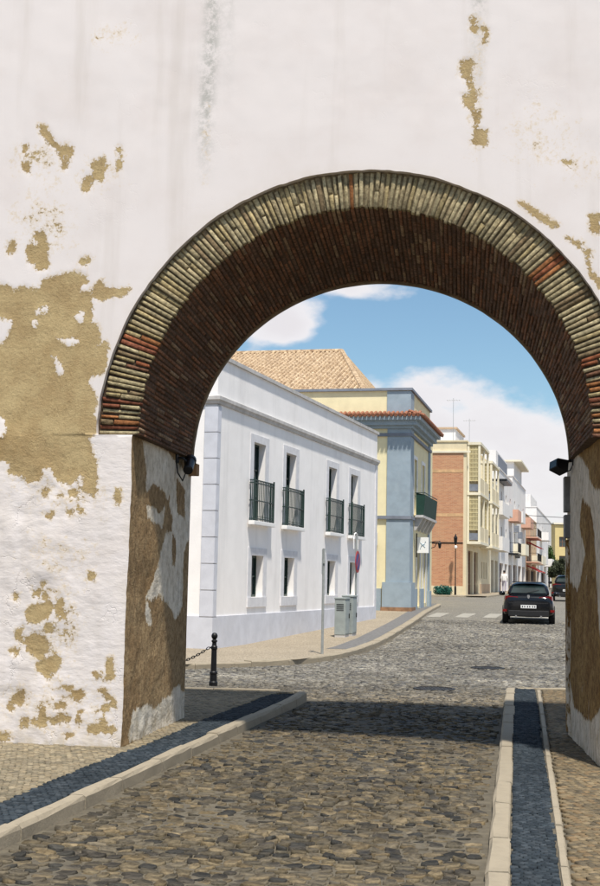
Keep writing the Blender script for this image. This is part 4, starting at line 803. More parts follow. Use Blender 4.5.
mb = MB(); mb.tube([(-0.25,0.02,2.35),(-0.26,0.02,2.62),(-0.18,0.02,2.76),(0,0.02,2.80),(0.18,0.02,2.76),(0.26,0.02,2.62),(0.25,0.02,2.35)], 0.018, 6); mb.build('hoop', M['white'], sp)
for i, (x, y, h, lb) in enumerate(((1.22, 33.3, 1.00, 'grey-green utility cabinet nearer the kerb, in front of its twin'), (1.44, 33.85, 1.04, 'grey-green utility cabinet standing behind its twin by the sign'))):
    z = pz(x, y); c = empty('utility_cabinet', (x, y, z), -R(17.6), label=lb, cat='cabinet', group='utility cabinets by the white building')
    MB().box(-0.15, 0.15, -0.21, 0.21, 0.06, h).build('body', M['cabinet'], c, bevel=0.012)
    MB().box(-0.165, 0.165, -0.225, 0.225, h+0.001, h+0.05).build('lid', M['cabinet'], c, bevel=0.015)
    MB().box(-0.14, 0.14, -0.20, 0.20, -0.05, 0.058).build('base', M['cornice'], c)
    d = MB().box(0.151, 0.16, -0.18, 0.18, 0.10, h-0.06).build('door', M['cabinet'], c); MB().box(0.161, 0.18, 0.10, 0.13, 0.5, 0.62).build('handle', M['iron'], d)
    for k in range(5): MB().box(-0.10, 0.10, -0.216, -0.211, 0.70+k*0.04, 0.715+k*0.04).build('vent', M['iron'], c)

# ------------------------------------------------------------------ yellow and blue corner building
BB = empty('corner_building', (4.26, 47.5, 0), -R(13), label='pale yellow corner building with blue-grey pilasters, red-tiled eave and hipped roof', cat='building')
BL = 6.4; rw = [(1.25, 2.15, 4.22, 6.45), (3.7, 4.6, 4.22, 6.45)]; rd = [(2.3, 3.3, 0.6, 3.1), (4.4, 5.2, 0.7, 3.1)]
facade(BB, 'wall', M['yellow'], 0, BL, 0, 9.0, rw+rd, 'x', 0, 0.25)
facade(BB, 'front_wall', M['yellow'], -11, 0, 0, 9.0, [], 'y', 0)
MB().add([(0,BL,0),(-11,BL,0),(-11,BL,9),(0,BL,9),(-11,0,0),(-11,0,9)], [(0,1,2,3),(4,1,2,5)]).build('rear_wall', M['yellow'], BB)
def corner_l(mb, d, a, b, z0, z1):
    """L-shaped block round the street corner: a along the front, b along the side, d proud"""
    mb.prism([(-a,-d),(d,-d),(d,b),(0.001,b),(0.001,-0.001),(-a,-0.001)], 'z', z0, z1); return mb
corner_l(MB(), 0.05, 0.87, 0.9, 1.55, 7.5).build('pilaster', M['bblue'], BB)
corner_l(MB(), 0.13, 1.0, 1.05, 0.60, 1.548).build('pilaster_base', M['bblue'], BB)
corner_l(MB(), 0.15, 1.05, 1.1, 0.2, 0.598).build('base_course', M['rust_base'], BB)
MB().box(0.001, 0.05, BL-0.55, BL, 1.2, 7.5).build('pilaster', M['bblue'], BB); MB().box(0.001, 0.13, BL-0.65, BL, 0.3, 1.198).build('pilaster_base', M['bblue'], BB)
mb = MB(); mb.box(0.001, 0.06, 1.101, 2.3, 0.2, 1.3); mb.box(0.001, 0.06, 3.3, 4.4, 0.2, 1.3); mb.box(-11, -1.051, -0.06, -0.001, 0.2, 1.3); mb.build('plinth', M['bblue'], BB)
for z0, z1, d in ((3.98, 4.10, 0.10), (7.20, 7.32, 0.10)):
    mb = MB(); mb.prism([(-11,-d),(d,-d),(d,BL),(0.002,BL),(0.002,-0.002),(-11,-0.002)], 'z', z0, z1); mb.build('moulding', M['bgrey'], BB)
mb = MB()
for z0, z1, d in ((7.50, 7.62, 0.14), (7.62, 7.80, 0.30), (7.80, 7.94, 0.46)): mb.prism([(-11,-d),(d,-d),(d,BL+d*0.3),(0.002,BL+d*0.3),(0.002,-0.002),(-11,-0.002)], 'z', z0, z1)
mb.build('eave_cornice', M['bblue'], BB)
mb = MB()
def tiles_row(mb, p0, dirv, outv, n, pitch):
    for i in range(n):
        c = Vector(p0)+Vector(dirv)*pitch*(i+0.5); pts = [c+Vector(outv)*0.60+Vector((0,0,-0.02)), c+Vector(outv)*-0.02+Vector((0,0,0.17))]
        mb.tube(pts, [0.072, 0.062], 8)
tiles_row(mb, (-11,0,7.99), (1,0,0), (0,-1,0), 66, 0.174); tiles_row(mb, (0,-0.4,7.99), (0,1,0), (1,0,0), 40, 0.172); mb.build('eave_tiles', M['redtile'], BB, kind='stuff')
corner_l(MB(), 0.04, 0.9, 0.9, 8.0, 8.98).build('parapet_pilaster', M['bblue'], BB)
mb = MB(); mb.prism([(-11,-0.10),(0.10,-0.10),(0.10,BL),(-0.25,BL),(-0.25,0.25),(-11,0.25)], 'z', 9.001, 9.10); mb.build('coping', M['bgrey'], BB)
for h in rw: surround(BB, h, 0.14, M['white'], proud=0.03); window(BB, h, fm=M['white'], mull=1, trans=2, depth=0.12)
for h in rd: surround(BB, h, 0.14, M['wtrim'], proud=0.03); window(BB, h, fm=M['shadewood'], mull=1, trans=2, depth=0.18, name='door')
bal = empty('balcony', (0, 0, 4.1)); bal.parent = BB
MB().box(0.101, 0.42, 1.0, 5.7, 0.001, 0.10).build('slab', M['cornice'], bal)
for q in range(5): MB().prism([(0.05,-0.5),(0.12,-0.5),(0.38,-0.02),(0.38,0.0),(0.05,0.0)], 'y', 1.15+q*1.05, 1.33+q*1.05).build('bracket', M['cornice'], bal)
mb = MB(); mb.add([(0.10,1.3,0.11),(0.40,1.3,0.11),(0.46,1.3,0.92),(0.10,1.3,1.0),(0.40,5.5,0.11),(0.46,5.5,0.92),(0.10,5.5,0.11),(0.10,5.5,1.0)], [(0,1,2,3),(1,4,5,2),(4,6,7,5)]); cv = mb.build('canvas_screen', M['canvas'], bal)
sm = cv.modifiers.new('thick', 'SOLIDIFY'); sm.thickness = 0.02
mb = MB(); mb.tube([(0.44,1.28,1.0),(0.44,5.52,1.0)], 0.02, 6); mb.tube([(0.06,1.28,1.0),(0.44,1.28,1.0)], 0.02, 6); mb.build('rail', M['rail'], bal)
# hipped tiled roof above it
def hip_roof():
    eL, eR, eF, eB, ze = -20.0, -2.2, 2.2, 20.0, 9.25; rL, rR, ry, rz_ = -15.0, -5.0, 11.5, 12.75
    mb = MB(); mb.add([(eL,eF,ze),(eR,eF,ze),(rR,ry,rz_),(rL,ry,rz_),(eR,eB,ze),(eL,eB,ze)], [(0,1,2,3),(1,4,2),(4,5,3,2),(5,0,3)]); r_ = mb.build('roof', M['tile'], BB)
    mb = MB(); 
    def rows(A, B, C, D, n):      # barrel tiles laid from the eave edge A-B up to the ridge edge D-C
        A, B, C, D = map(Vector, (A, B, C, D)); nrm = (B-A).cross(D-A).normalized()*0.03
        for i in range(n):
            t = (i+0.5)/n; p = A.lerp(B, t); dirn = ((D+C)/2-(A+B)/2); q = None
            lo_, hi_ = 0.0, 1.0
            a2 = (B-A).length; u = t*a2; du = (D-A).dot((B-A).normalized()); dv = a2-(C-A).dot((B-A).normalized()); k = 1.0
            if u < du: k = u/du
            elif u > a2-dv: k = (a2-u)/dv
            q = p + (D-A-(B-A).normalized()*du)*max(k, 0.02); mb.tube([p+nrm, q+nrm], [0.085, 0.085], 6, caps=False)
    rows((eL,eF,ze),(eR,eF,ze),(rR,ry,rz_),(rL,ry,rz_), 84); rows((eR,eF,ze),(eR,eB,ze),(rR,ry,rz_),(rR,ry+0.01,rz_), 70)
    mb.build('roof_tiles', M['tile'], r_, kind='stuff')
    mb = MB(); mb.tube([(rL,ry,rz_+0.05),(rR,ry,rz_+0.05)], 0.14, 8); mb.tube([(rR,ry,rz_+0.05),(eR,eF,ze+0.05)], 0.13, 8); mb.build('ridge_tiles', M['tile'], r_)
    mb = MB(); mb.add([(eL,eF+0.1,9.0),(eR-0.1,eF+0.1,9.0),(eR-0.1,eB,9.0),(eL,eB,9.0),(eL,eF+0.1,9.24),(eR-0.1,eF+0.1,9.24),(eR-0.1,eB,9.24),(eL,eB,9.24)], [(0,1,5,4),(1,2,6,5),(3,0,4,7),(0,1,2,3)]); mb.build('roof_base', M['yellow'], BB)
    mb = MB(); mb.box(-10.9, -0.3, 0.3, BL-0.1, 8.6, 8.7); mb.build('flat_roof', M['cornice'], BB); MB().box(-11, -1.5, BL+0.01, 20, 0.5, 8.99).build('rear_wing', M['yellow'], BB)
hip_roof()
# hanging shop sign, wall lamp, air-conditioning box on it
def bpt(x, y, z): a = R(13); return (4.26+x*math.cos(a)+y*math.sin(a), 47.5-x*math.sin(a)+y*math.cos(a), z)
hs = empty('hanging_sign', bpt(0, 1.6, 3.0), -R(13), label='white square sign with a blue mark jutting from the blue-grey building', cat='sign')
MB().box(0.12, 0.58, -0.04, 0.04, -0.28, 0.34).build('panel', M['white'], hs, bevel=0.01); MB().box(0.07, 0.12, -0.03, 0.03, -0.45, 0.50).build('bracket', M['iron'], hs)
mb = MB(); mb.tube([(0.25,-0.045,-0.1),(0.31,-0.045,0.03),(0.41,-0.045,0.07),(0.46,-0.045,0.18)], 0.02, 6); mb.tube([(0.25,-0.045,0.13),(0.44,-0.045,-0.05)], 0.014, 6); mb.build('mark', mat('sign_mark', (0.35,0.45,0.52), 0.6), hs)
wlm = empty('wall_lamp', bpt(0.05, BL, 3.3), -R(13), label='scrolled iron bracket lamp on the far corner of the blue-grey building', cat='lamp')
MB().tube([(0,0,0),(0.25,0,0.05),(0.45,0,0.06)], 0.016, 6).build('bracket', M['iron'], wlm); MB().tube([(0.05,0,-0.25),(0.2,0,-0.2),(0.3,0,-0.02)], 0.018, 6).build('scroll', M['iron'], wlm); MB().lathe([(0.02,-0.26),(0.05,-0.24),(0.08,-0.04),(0.03,0.02),(0.01,0.05)], 10, (0.42,0)).build('lantern', M['iron'], wlm)
ac = empty('air_conditioner', bpt(-1.55, -0.02, 2.95), -R(13), label='small white air-conditioning box on the yellow front wall beside the blue pilaster', cat='air conditioner')
MB().box(-0.35, 0.35, -0.32, -0.02, 0, 0.5).build('case', M['white'], ac, bevel=0.02); MB().lathe([(0.19,-0.01),(0.19,0.01),(0.04,0.015)], 16).build('fan_grille', M['iron'], ac).matrix_local = Matrix.Translation((-0.08,-0.335,0.25)) @ Matrix.Rotation(R(90), 4, 'X')
MB().box(-0.3, 0.3, -0.3, 0.0, -0.05, -0.001).build('bracket', M['iron'], ac)

# ------------------------------------------------------------------ the street beyond
TA = R(14); TS, TC = math.sin(TA), math.cos(TA)
def sp_(s, x=0.0): return (10.9+s*TS+x*TC, 80+s*TC-x*TS, 0.0)
def house_root(name, s, label): return empty(name, sp_(s), -TA, label=label, cat='building', group='buildings along the far street')
def shell(b, mt, ln, dp, h, holes, front_holes=(), rt=None):
    facade(b, 'wall', mt, 0, ln, 0, h, holes, 'x', 0, 0.3); facade(b, 'side_wall', mt, -dp, 0, 0, h, list(front_holes), 'y', 0, 0.3)
    MB().add([(0,ln,0),(-dp,ln,0),(-dp,ln,h),(0,ln,h),(-dp,0,0),(-dp,0,h),(0,0,h)], [(0,1,2,3),(4,1,2,5)]).build('rear_wall', mt, b); MB().add([(0.0,0,h-0.3),(0,ln,h-0.3),(-dp,ln,h-0.3),(-dp,0,h-0.3)], [(0,1,2,3)]).build('roof', rt or M['cornice'], b)
    mb = MB(); mb.prism([(-dp,-0.06),(0.06,-0.06),(0.06,ln-0.01),(-0.2,ln-0.01),(-0.2,0.2),(-dp,0.2)], 'z', h+0.001, h+0.10); mb.build('coping', mt, b)
def balcony(b, y0, y1, z, d, mt, solid=True, rail_m=None, h=0.95, screen=None):
    o = empty('balcony', (0, y0, z)); o.parent = b; w = y1-y0
    MB().box(0.01, d, 0, w, -0.14, 0).build('slab', mt, o)
    if solid:
        mb = MB(); mb.box(d-0.08, d, 0, w, 0.001, h); mb.box(0.01, d-0.081, 0, 0.08, 0.001, h); mb.box(0.01, d-0.081, w-0.08, w, 0.001, h); mb.build('parapet', mt, o)
    else:
        mb = MB(); rm = rail_m or M['iron']
        for q in (0.1, h): mb.box(d-0.04, d, 0, w, q-0.02, q+0.02); mb.box(0.01, d-0.041, 0, 0.04, q-0.02, q+0.02)
        k = 0.0
        while k < w: mb.box(d-0.03, d-0.01, k, k+0.025, 0.1, h); k += 0.16
        mb.build('railing', rm, o)
    return o
# brick-ended house with cream bays
BK = house_root('brick_house', 0, 'brick-ended apartment house with cream lattice balconies behind the blue-grey building')
gz = 0.75
gd = [(1.2, 4.0, gz, 3.7), (5.0, 7.6, gz, 3.7)]; gw = [(10.2, 10.9, 1.9, 3.1), (11.8, 12.5, 1.9, 3.1), (13.4, 14.1, 1.9, 3.1)]
uw = [(s0+0.8, s0+2.3, z, z+1.9) for z in (5.0, 8.2) for s0 in (0.4, 2.7, 9.0, 11.6)]
shell(BK, M['cream'], 17, 9, 10.75, gd+gw+uw)
MB().box(-2.30, -0.20, -0.05, -0.001, 1.35, 10.0).build('brick_panel', M['brickwall'], BK)
MB().box(-2.30, -0.20, -0.07, -0.001, 0.4, 1.349).build('brick_base', M['cream'], BK)
mb = MB(); mb.box(-9, 0.25, -0.12, -0.001, 10.02, 10.16); mb.build('string_course', M['creamlt'], BK)
for z in (8.72, 5.85): MB().box(-2.30, -0.20, -0.062, -0.051, z, z+0.20).build('pale_band', mat('sandy_brick_band', (0.60,0.38,0.20), 0.9, 0.2, 3), BK)
MB().box(-2.30, -0.20, -0.075, -0.051, 4.1, 4.17).build('cable_run', M['iron'], BK)
for h in gd: window(BK, h, fm=M['shadewood'], gm=M['shadewood'], mull=3, trans=3, depth=0.2, name='garage_door', bars=0.1)
for h in gw: window(BK, h, fm=M['shadewood'], depth=0.15); 
for h in uw: window(BK, h, fm=M['shadewood'], depth=0.2, bars=0.08)
MB().box(0.001, 0.03, 9.0, 16.8, gz, 1.5).build('plinth', M['fartan'], BK)
def bay(b, y0, y1, zs, d, top):
    o = empty('bay', (0, y0, 0)); o.parent = b; w = y1-y0; H = top-zs[0]
    mb = MB(); mb.box(d-0.14, d, 0, 0.16, zs[0], top); mb.box(d-0.14, d, w-0.16, w, zs[0], top); mb.box(d-0.14, d, w*0.5-0.06, w*0.5+0.06, zs[0], top); mb.box(0.01, 0.14, 0, 0.12, zs[0], top); mb.build('post', M['creamlt'], o)
    for z in zs+[top]: MB().box(0.01, d+0.04, -0.04, w+0.04, z-0.16, z+0.02).build('slab', M['creamlt'], o)
    for i, z in enumerate(zs):
        zt = (zs+[top])[i+1]-0.16
        MB().box(d-0.10, d-0.02, 0.161, w-0.161, z+0.021, z+1.0).build('parapet', M['cream'], o)
        la = MB()
        yq = 0.04
        for k in range(8): x = 0.15+(d-0.31)*k/7; la.box(x-0.022, x+0.022, yq, yq+0.05, z+0.75, zt)
        for k in range(9): q = z+0.78+(zt-z-0.82)*k/8; la.box(0.141, d-0.141, yq-0.01, yq+0.04, q-0.03, q+0.03)
        la.build('lattice', M['lattice'], o)
        MB().box(0.141, d-0.141, yq, yq+0.03, z+0.10, z+0.55).build('dark_gap_panel', M['bgrey'], o)  # dark panel standing in for the dark gap below the lattice
        MB().box(0.141, d-0.141, yq+0.31, yq+0.33, z+0.021, zt).build('screen_back', M['cream'], o)
bay(BK, 0.4, 6.4, [4.25, 7.45], 0.86, 10.75); bay(BK, 9.0, 15.0, [4.25, 7.45], 0.86, 10.35)
hy = balcony(BK, 6.5, 8.9, 4.3, 0.5, M['creamlt']); balcony(BK, 6.5, 8.9, 7.5, 0.5, M['creamlt'])
MB().box(-5.5, -1.2, 4, 9, 10.5, 12.1).build('roof_cabin', M['farwhite'], BK)
MB().box(-5.6, -1.1, 3.9, 9.1, 12.101, 12.22).build('cabin_coping', M['fartan'], BK)
for x, y, z0, h, lb in ((-1.0, 1.0, 10.4, 3.4, 'tall thin roof antenna at the front of the brick-ended house'), (-0.9, 10.0, 10.4, 3.2, 'thin roof antenna at the rear of the brick-ended house')):
    p = sp_(y, x); a = empty('antenna', (p[0], p[1], z0), -TA, label=lb, cat='antenna', group='roof antennas')
    MB().tube([(0,0,0),(0,0,h)], 0.014, 6).build('mast', M['galv'], a)
    mb = MB(); mb.tube([(-0.45,0,h-0.15),(0.45,0,h-0.15)], 0.009, 5)
    for k in range(6): mb.tube([(-0.4+k*0.16,-0.25,h-0.15),(-0.4+k*0.16,0.25,h-0.15)], 0.008, 5)
    mb.build('aerial', M['galv'], a)
p = sp_(0, -1.05); z = float(zr(p[1]-0.6))+0.09
lp = empty('street_lamp', (p[0]+0.25, p[1]-0.9, z), label='black lantern street lamp on a post before the brick end wall', cat='street lamp')
MB().lathe([(0.07,0),(0.07,0.5),(0.035,0.6),(0.03,3.0),(0.05,3.05),(0.03,3.2)], 10).build('post', M['iron'], lp)
MB().lathe([(0.04,3.2),(0.09,3.28),(0.12,3.62),(0.14,3.64),(0.05,3.8),(0.015,3.92)], 8).build('lantern', M['iron'], lp); MB().lathe([(0.02,2.95),(0.10,3.0),(0.10,3.12),(0.02,3.16)], 10, (0.0,-0.1)).build('globe', M['white'], lp)
# row of white houses
def plain_house(name, s, ln, dp, h, mt, label, floors, cols, bal=(), shops=None, wm=None, side=True):
    b = house_root(name, s, label); holes = []; 
    for z in floors:
        for c in cols: holes.append((c-0.55, c+0.55, z+0.05, z+1.95))
    sh = shops or []
    shell(b, mt, ln, dp, h, holes+sh)
    for hh in holes: window(b, hh, fm=wm or M['shadewood'], depth=0.2, bars=0.08)
    for hh in sh: window(b, hh, fm=M['shadewood'], gm=M['darkroom'], depth=0.25, mull=2, trans=1, bars=0.1, name='shopfront')
    for (y0, y1, z, d, m_, so) in bal: balcony(b, y0, y1, z, d, m_, so)
    return b
g = 0.75
b = plain_house('white_house', 17.05, 7.9, 9, 9.6, M['creamlt'], 'low cream house with white rounded balconies next to the brick-ended house', (4.4, 7.2), (2.0, 5.6), [(0.3, 7.5, 4.3, 0.95, M['farwhite'], True), (0.3, 7.5, 7.1, 0.95, M['farwhite'], True)], [(0.8, 3.2, g, 3.4), (4.4, 7.0, g, 3.4)])
b = plain_house('white_house', 25.0, 15.9, 10, 11.3, M['farwhite'], 'tall white house with a dark glazed top storey in the middle of the far street', (4.5, 7.6), (3.0, 8.0, 13.0), [(1.0, 5.2, 7.5, 0.8, M['farwhite'], True), (10.8, 15.2, 4.4, 0.9, M['iron'], False), (10.8, 15.2, 7.5, 0.9, M['farpink'], True)], [(1.0, 5.0, g, 3.3), (6.5, 9.5, g, 3.3), (11, 15, g, 3.3)])
MB().box(-7, -0.5, 3, 15.5, 11.0, 13.2).build('roof_storey', M['farwhite'], b); MB().box(-0.499, -0.44, 5.0, 15.0, 11.5, 13.0).build('glazing', M['bgrey'], b)
MB().box(-4, 0.7, -0.1, 5.5, 10.2, 10.4).build('roof_slab', M['iron'], b)
b = plain_house('white_house', 41.0, 19.9, 10, 12.0, M['farwhite'], 'bright white house with wall-hung units and small balconies further up the street', (4.6, 7.8), (3.0, 9.0, 16.0), [(1.5, 5.5, 7.7, 0.9, M['farwhite'], True), (1.0, 6.0, 4.5, 1.2, M['creamlt'], True), (12.5, 18.5, 7.7, 1.0, M['farpink'], True)], [(1.0, 6.0, g, 3.4), (8.0, 13.0, g, 3.4), (14.5, 19.0, g, 3.4)])
MB().box(-6, -0.3, 6, 18, 11.7, 14.0).build('roof_storey', M['farwhite'], b); MB().box(-6.2, 0.5, 5.7, 18.2, 14.001, 14.18).build('roof_slab', M['creamlt'], b)
for y, z in ((1.6, 6.6), (7.0, 6.2), (3.5, 4.1)): MB().box(0.01, 0.45, y, y+0.9, z, z+0.65).build('cooling_unit', M['bgrey'], b, bevel=0.02)
b = plain_house('tan_house', 61.0, 22.9, 10, 9.4, M['fartan'], 'salmon and tan house hung with dark red awnings up the far street', (4.2, 7.0), (3, 8, 13, 19), [(1.0, 10.0, 4.1, 1.3, M['farpink'], False), (1.0, 10.0, 6.9, 1.3, M['farpink'], False), (12.0, 21.0, 4.1, 1.3, M['creamlt'], True)], [(1.0, 8.0, g, 3.2), (10.0, 20.0, g, 3.2)])
for y, z in ((1.5, 6.3), (1.5, 3.6), (6.5, 6.4), (12.0, 3.6)): MB().prism([(0.02, z), (1.5, z-0.7), (1.5, z-0.62), (0.02, z+0.1)], 'y', y, y+4.0).build('awning', M['red'], b)
b = plain_house('white_house', 84.0, 45.0, 10, 11.6, M['farwhite'], 'long white house closing the left side of the far street', (4.4, 7.8), (3, 9, 16, 24, 32, 40), [(1.0, 6.0, 4.3, 1.2, M['farwhite'], True), (8.0, 14.0, 7.7, 1.2, M['farwhite'], True), (20, 27, 4.3, 1.2, M['farwhite'], True)], [(1.0, 8.0, g, 3.2), (12.0, 22.0, g, 3.2)])
MB().box(-7, -1.0, 4, 20, 11.3, 13.6).build('roof_storey', M['farwhite'], b)
# ochre house closing the view
OH = empty('ochre_house', (50.0, 240.0, 0.6), R(2), label='ochre house closing the end of the street beside the arch', cat='building', group='buildings along the far street')
oh = [(x-0.7, x+0.7, z, z+2.0) for z in (4.5, 8.2) for x in (1.5, 3.7, 7.0, 10.5, 14, 18)]
facade(OH, 'wall', M['farol'], 0, 22, 0, 12.6, oh, 'y', 0, 0.4); MB().add([(0,0,0),(0,10,0),(0,10,12.6),(0,0,12.6),(22,0,0),(22,10,0),(22,10,12.6),(22,0,12.6)], [(0,1,2,3),(4,5,6,7),(1,5,6,2),(3,7,6,2)]).build('rear_wall', M['farol'], OH)
for h in oh: window(OH, h, 'y', depth=0.3, fm=M['shadewood'], bars=0.12)
MB().box(-0.3, 22.3, -0.3, 10, 12.601, 12.9).build('coping', M['creamlt'], OH)
MB().box(8, 12, 2, 6, 12.901, 15).build('roof_cabin', M['farwhite'], OH)

# ------------------------------------------------------------------ trees and hedge
def leaf_cloud(name, mt, parent, clumps, n, size, seed):
    r = np.random.default_rng(seed); C = np.array([c[:3] for c in clumps]); Rr = np.array([c[3] for c in clumps]); k = r.integers(0, len(C), n)
    d = r.normal(size=(n,3)); d /= np.linalg.norm(d, axis=1)[:,None]; rad = Rr[k]*(r.uniform(0.25, 1, n)**0.6); P = C[k]+d*rad[:,None]
    a = r.normal(size=(n,3)); a /= np.linalg.norm(a, axis=1)[:,None]; b = np.cross(a, r.normal(size=(n,3))); b /= np.linalg.norm(b, axis=1)[:,None]
    s = size*r.uniform(0.6, 1.3, n)[:,None]; V = np.stack([P-a*s, P+b*s*0.5, P+a*s, P-b*s*0.5], 1).reshape(-1,3); Q = np.arange(4*n).reshape(-1,4)
    return link(name, quads_mesh(name, V, Q), mt, parent)
def tree(x, y, h, w, label, seed, mt):
    r = random.Random(seed); z = float(zr(y)); t = empty('street_tree', (x, y, z), label=label, cat='tree', group='trees at the end of the street')
    mb = MB(); mb.tube([(0,0,-0.1),(0.05,0,h*0.25),(-0.05,0.1,h*0.5),(0.05,0,h*0.8)], [0.2,0.16,0.12,0.05], 8); cl = []
    for i in range(14):
        a = r.uniform(0, 6.28); rr = w*r.uniform(0.1, 0.62); zz = h*r.uniform(0.42, 0.92); p = (rr*math.cos(a), rr*math.sin(a), zz); cl.append((*p, w*r.uniform(0.2, 0.38))); mb.tube([(0,0,h*r.uniform(0.3, 0.5)), tuple(0.5*q if j < 2 else q-0.4 for j, q in enumerate(p)), p], [0.07,0.05,0.02], 5)
    mb.build('trunk', M['bark'], t); leaf_cloud('crown', mt, t, cl, 4200, 0.16, seed)
tree(39.6, 195.0, 6.6, 2.6, 'small green street tree before the ochre house at the end of the street', 5, M['leaf'])
tree(38.0, 180.0, 4.6, 1.9, 'dark low tree at the end of the street, left of and below the green one', 9, mat('dark_leaf', (0.05,0.06,0.03), 0.7, 0.4, 1.0))
p = sp_(0, -1.65); hy = p[1]-1.5
hd = empty('hedge_bush', (p[0], hy, float(zr(hy))+0.09), label='low dark green clipped bush at the foot of the brick wall', cat='bush')
leaf_cloud('foliage', M['hedge'], hd, [(-0.35,0,0.3,0.3),(0,0.02,0.34,0.34),(0.32,0,0.28,0.3),(-0.2,-0.1,0.2,0.28),(0.2,-0.1,0.2,0.26)], 2600, 0.05, 3)
MB().tube([(0,0,-0.05),(0,0,0.3)], 0.05, 6).build('stem', M['bark'], hd)

# ------------------------------------------------------------------ vehicles
M['carpaint'] = (lambda n: (n.set('Base Color', n.mix(n.ss(n.noise(2.0, 4), 0.3, 0.7), (0.003,0.003,0.0035), (0.006,0.006,0.0065))), n.set('Roughness', 0.12), n.b.inputs.__getitem__('Coat Weight').__setattr__('default_value', 0.15), n.m)[-1])(NT('black_car_paint'))
M['carglass'] = glass_mat('car_glass', (0.012, 0.02, 0.02), 0.04); M['tyre'] = mat('tyre_rubber', (0.012,0.012,0.012), 0.85, 0.2, 10); M['rim'] = mat('alloy_rim', (0.25,0.25,0.26), 0.35, 0.1, 8, metal=0.8)
M['tail'] = mat('tail_lamp_red', (0.16,0.006,0.006), 0.15, 0.2, 12); M['plate'] = mat('number_plate', (0.75,0.75,0.73), 0.5, 0.05, 20); M['plastic'] = mat('black_plastic', (0.014,0.014,0.015), 0.7, 0.2, 20); M['chrome'] = mat('chrome', (0.6,0.6,0.6), 0.2, 0.05, 8, metal=1.0)
def loft(sections, name, mt, parent, sub=2):
    n = len(sections[0]); vs = [p for s in sections for p in s]; fs = []
    for i in range(len(sections)-1):
        for k in range(n-1): fs.append((i*n+k, i*n+k+1, (i+1)*n+k+1, (i+1)*n+k))
    fs += [tuple(range(n)), tuple((len(sections)-1)*n+k for k in range(n-1,-1,-1))]
    for i in range(len(sections)-1): fs.append((i*n+n-1, i*n, (i+1)*n, (i+1)*n+n-1))
    o = MB().add(vs, fs).build(name, mt, parent, smooth=True)
    m = o.modifiers.new('smooth', 'SUBSURF'); m.levels = m.render_levels = sub; return o
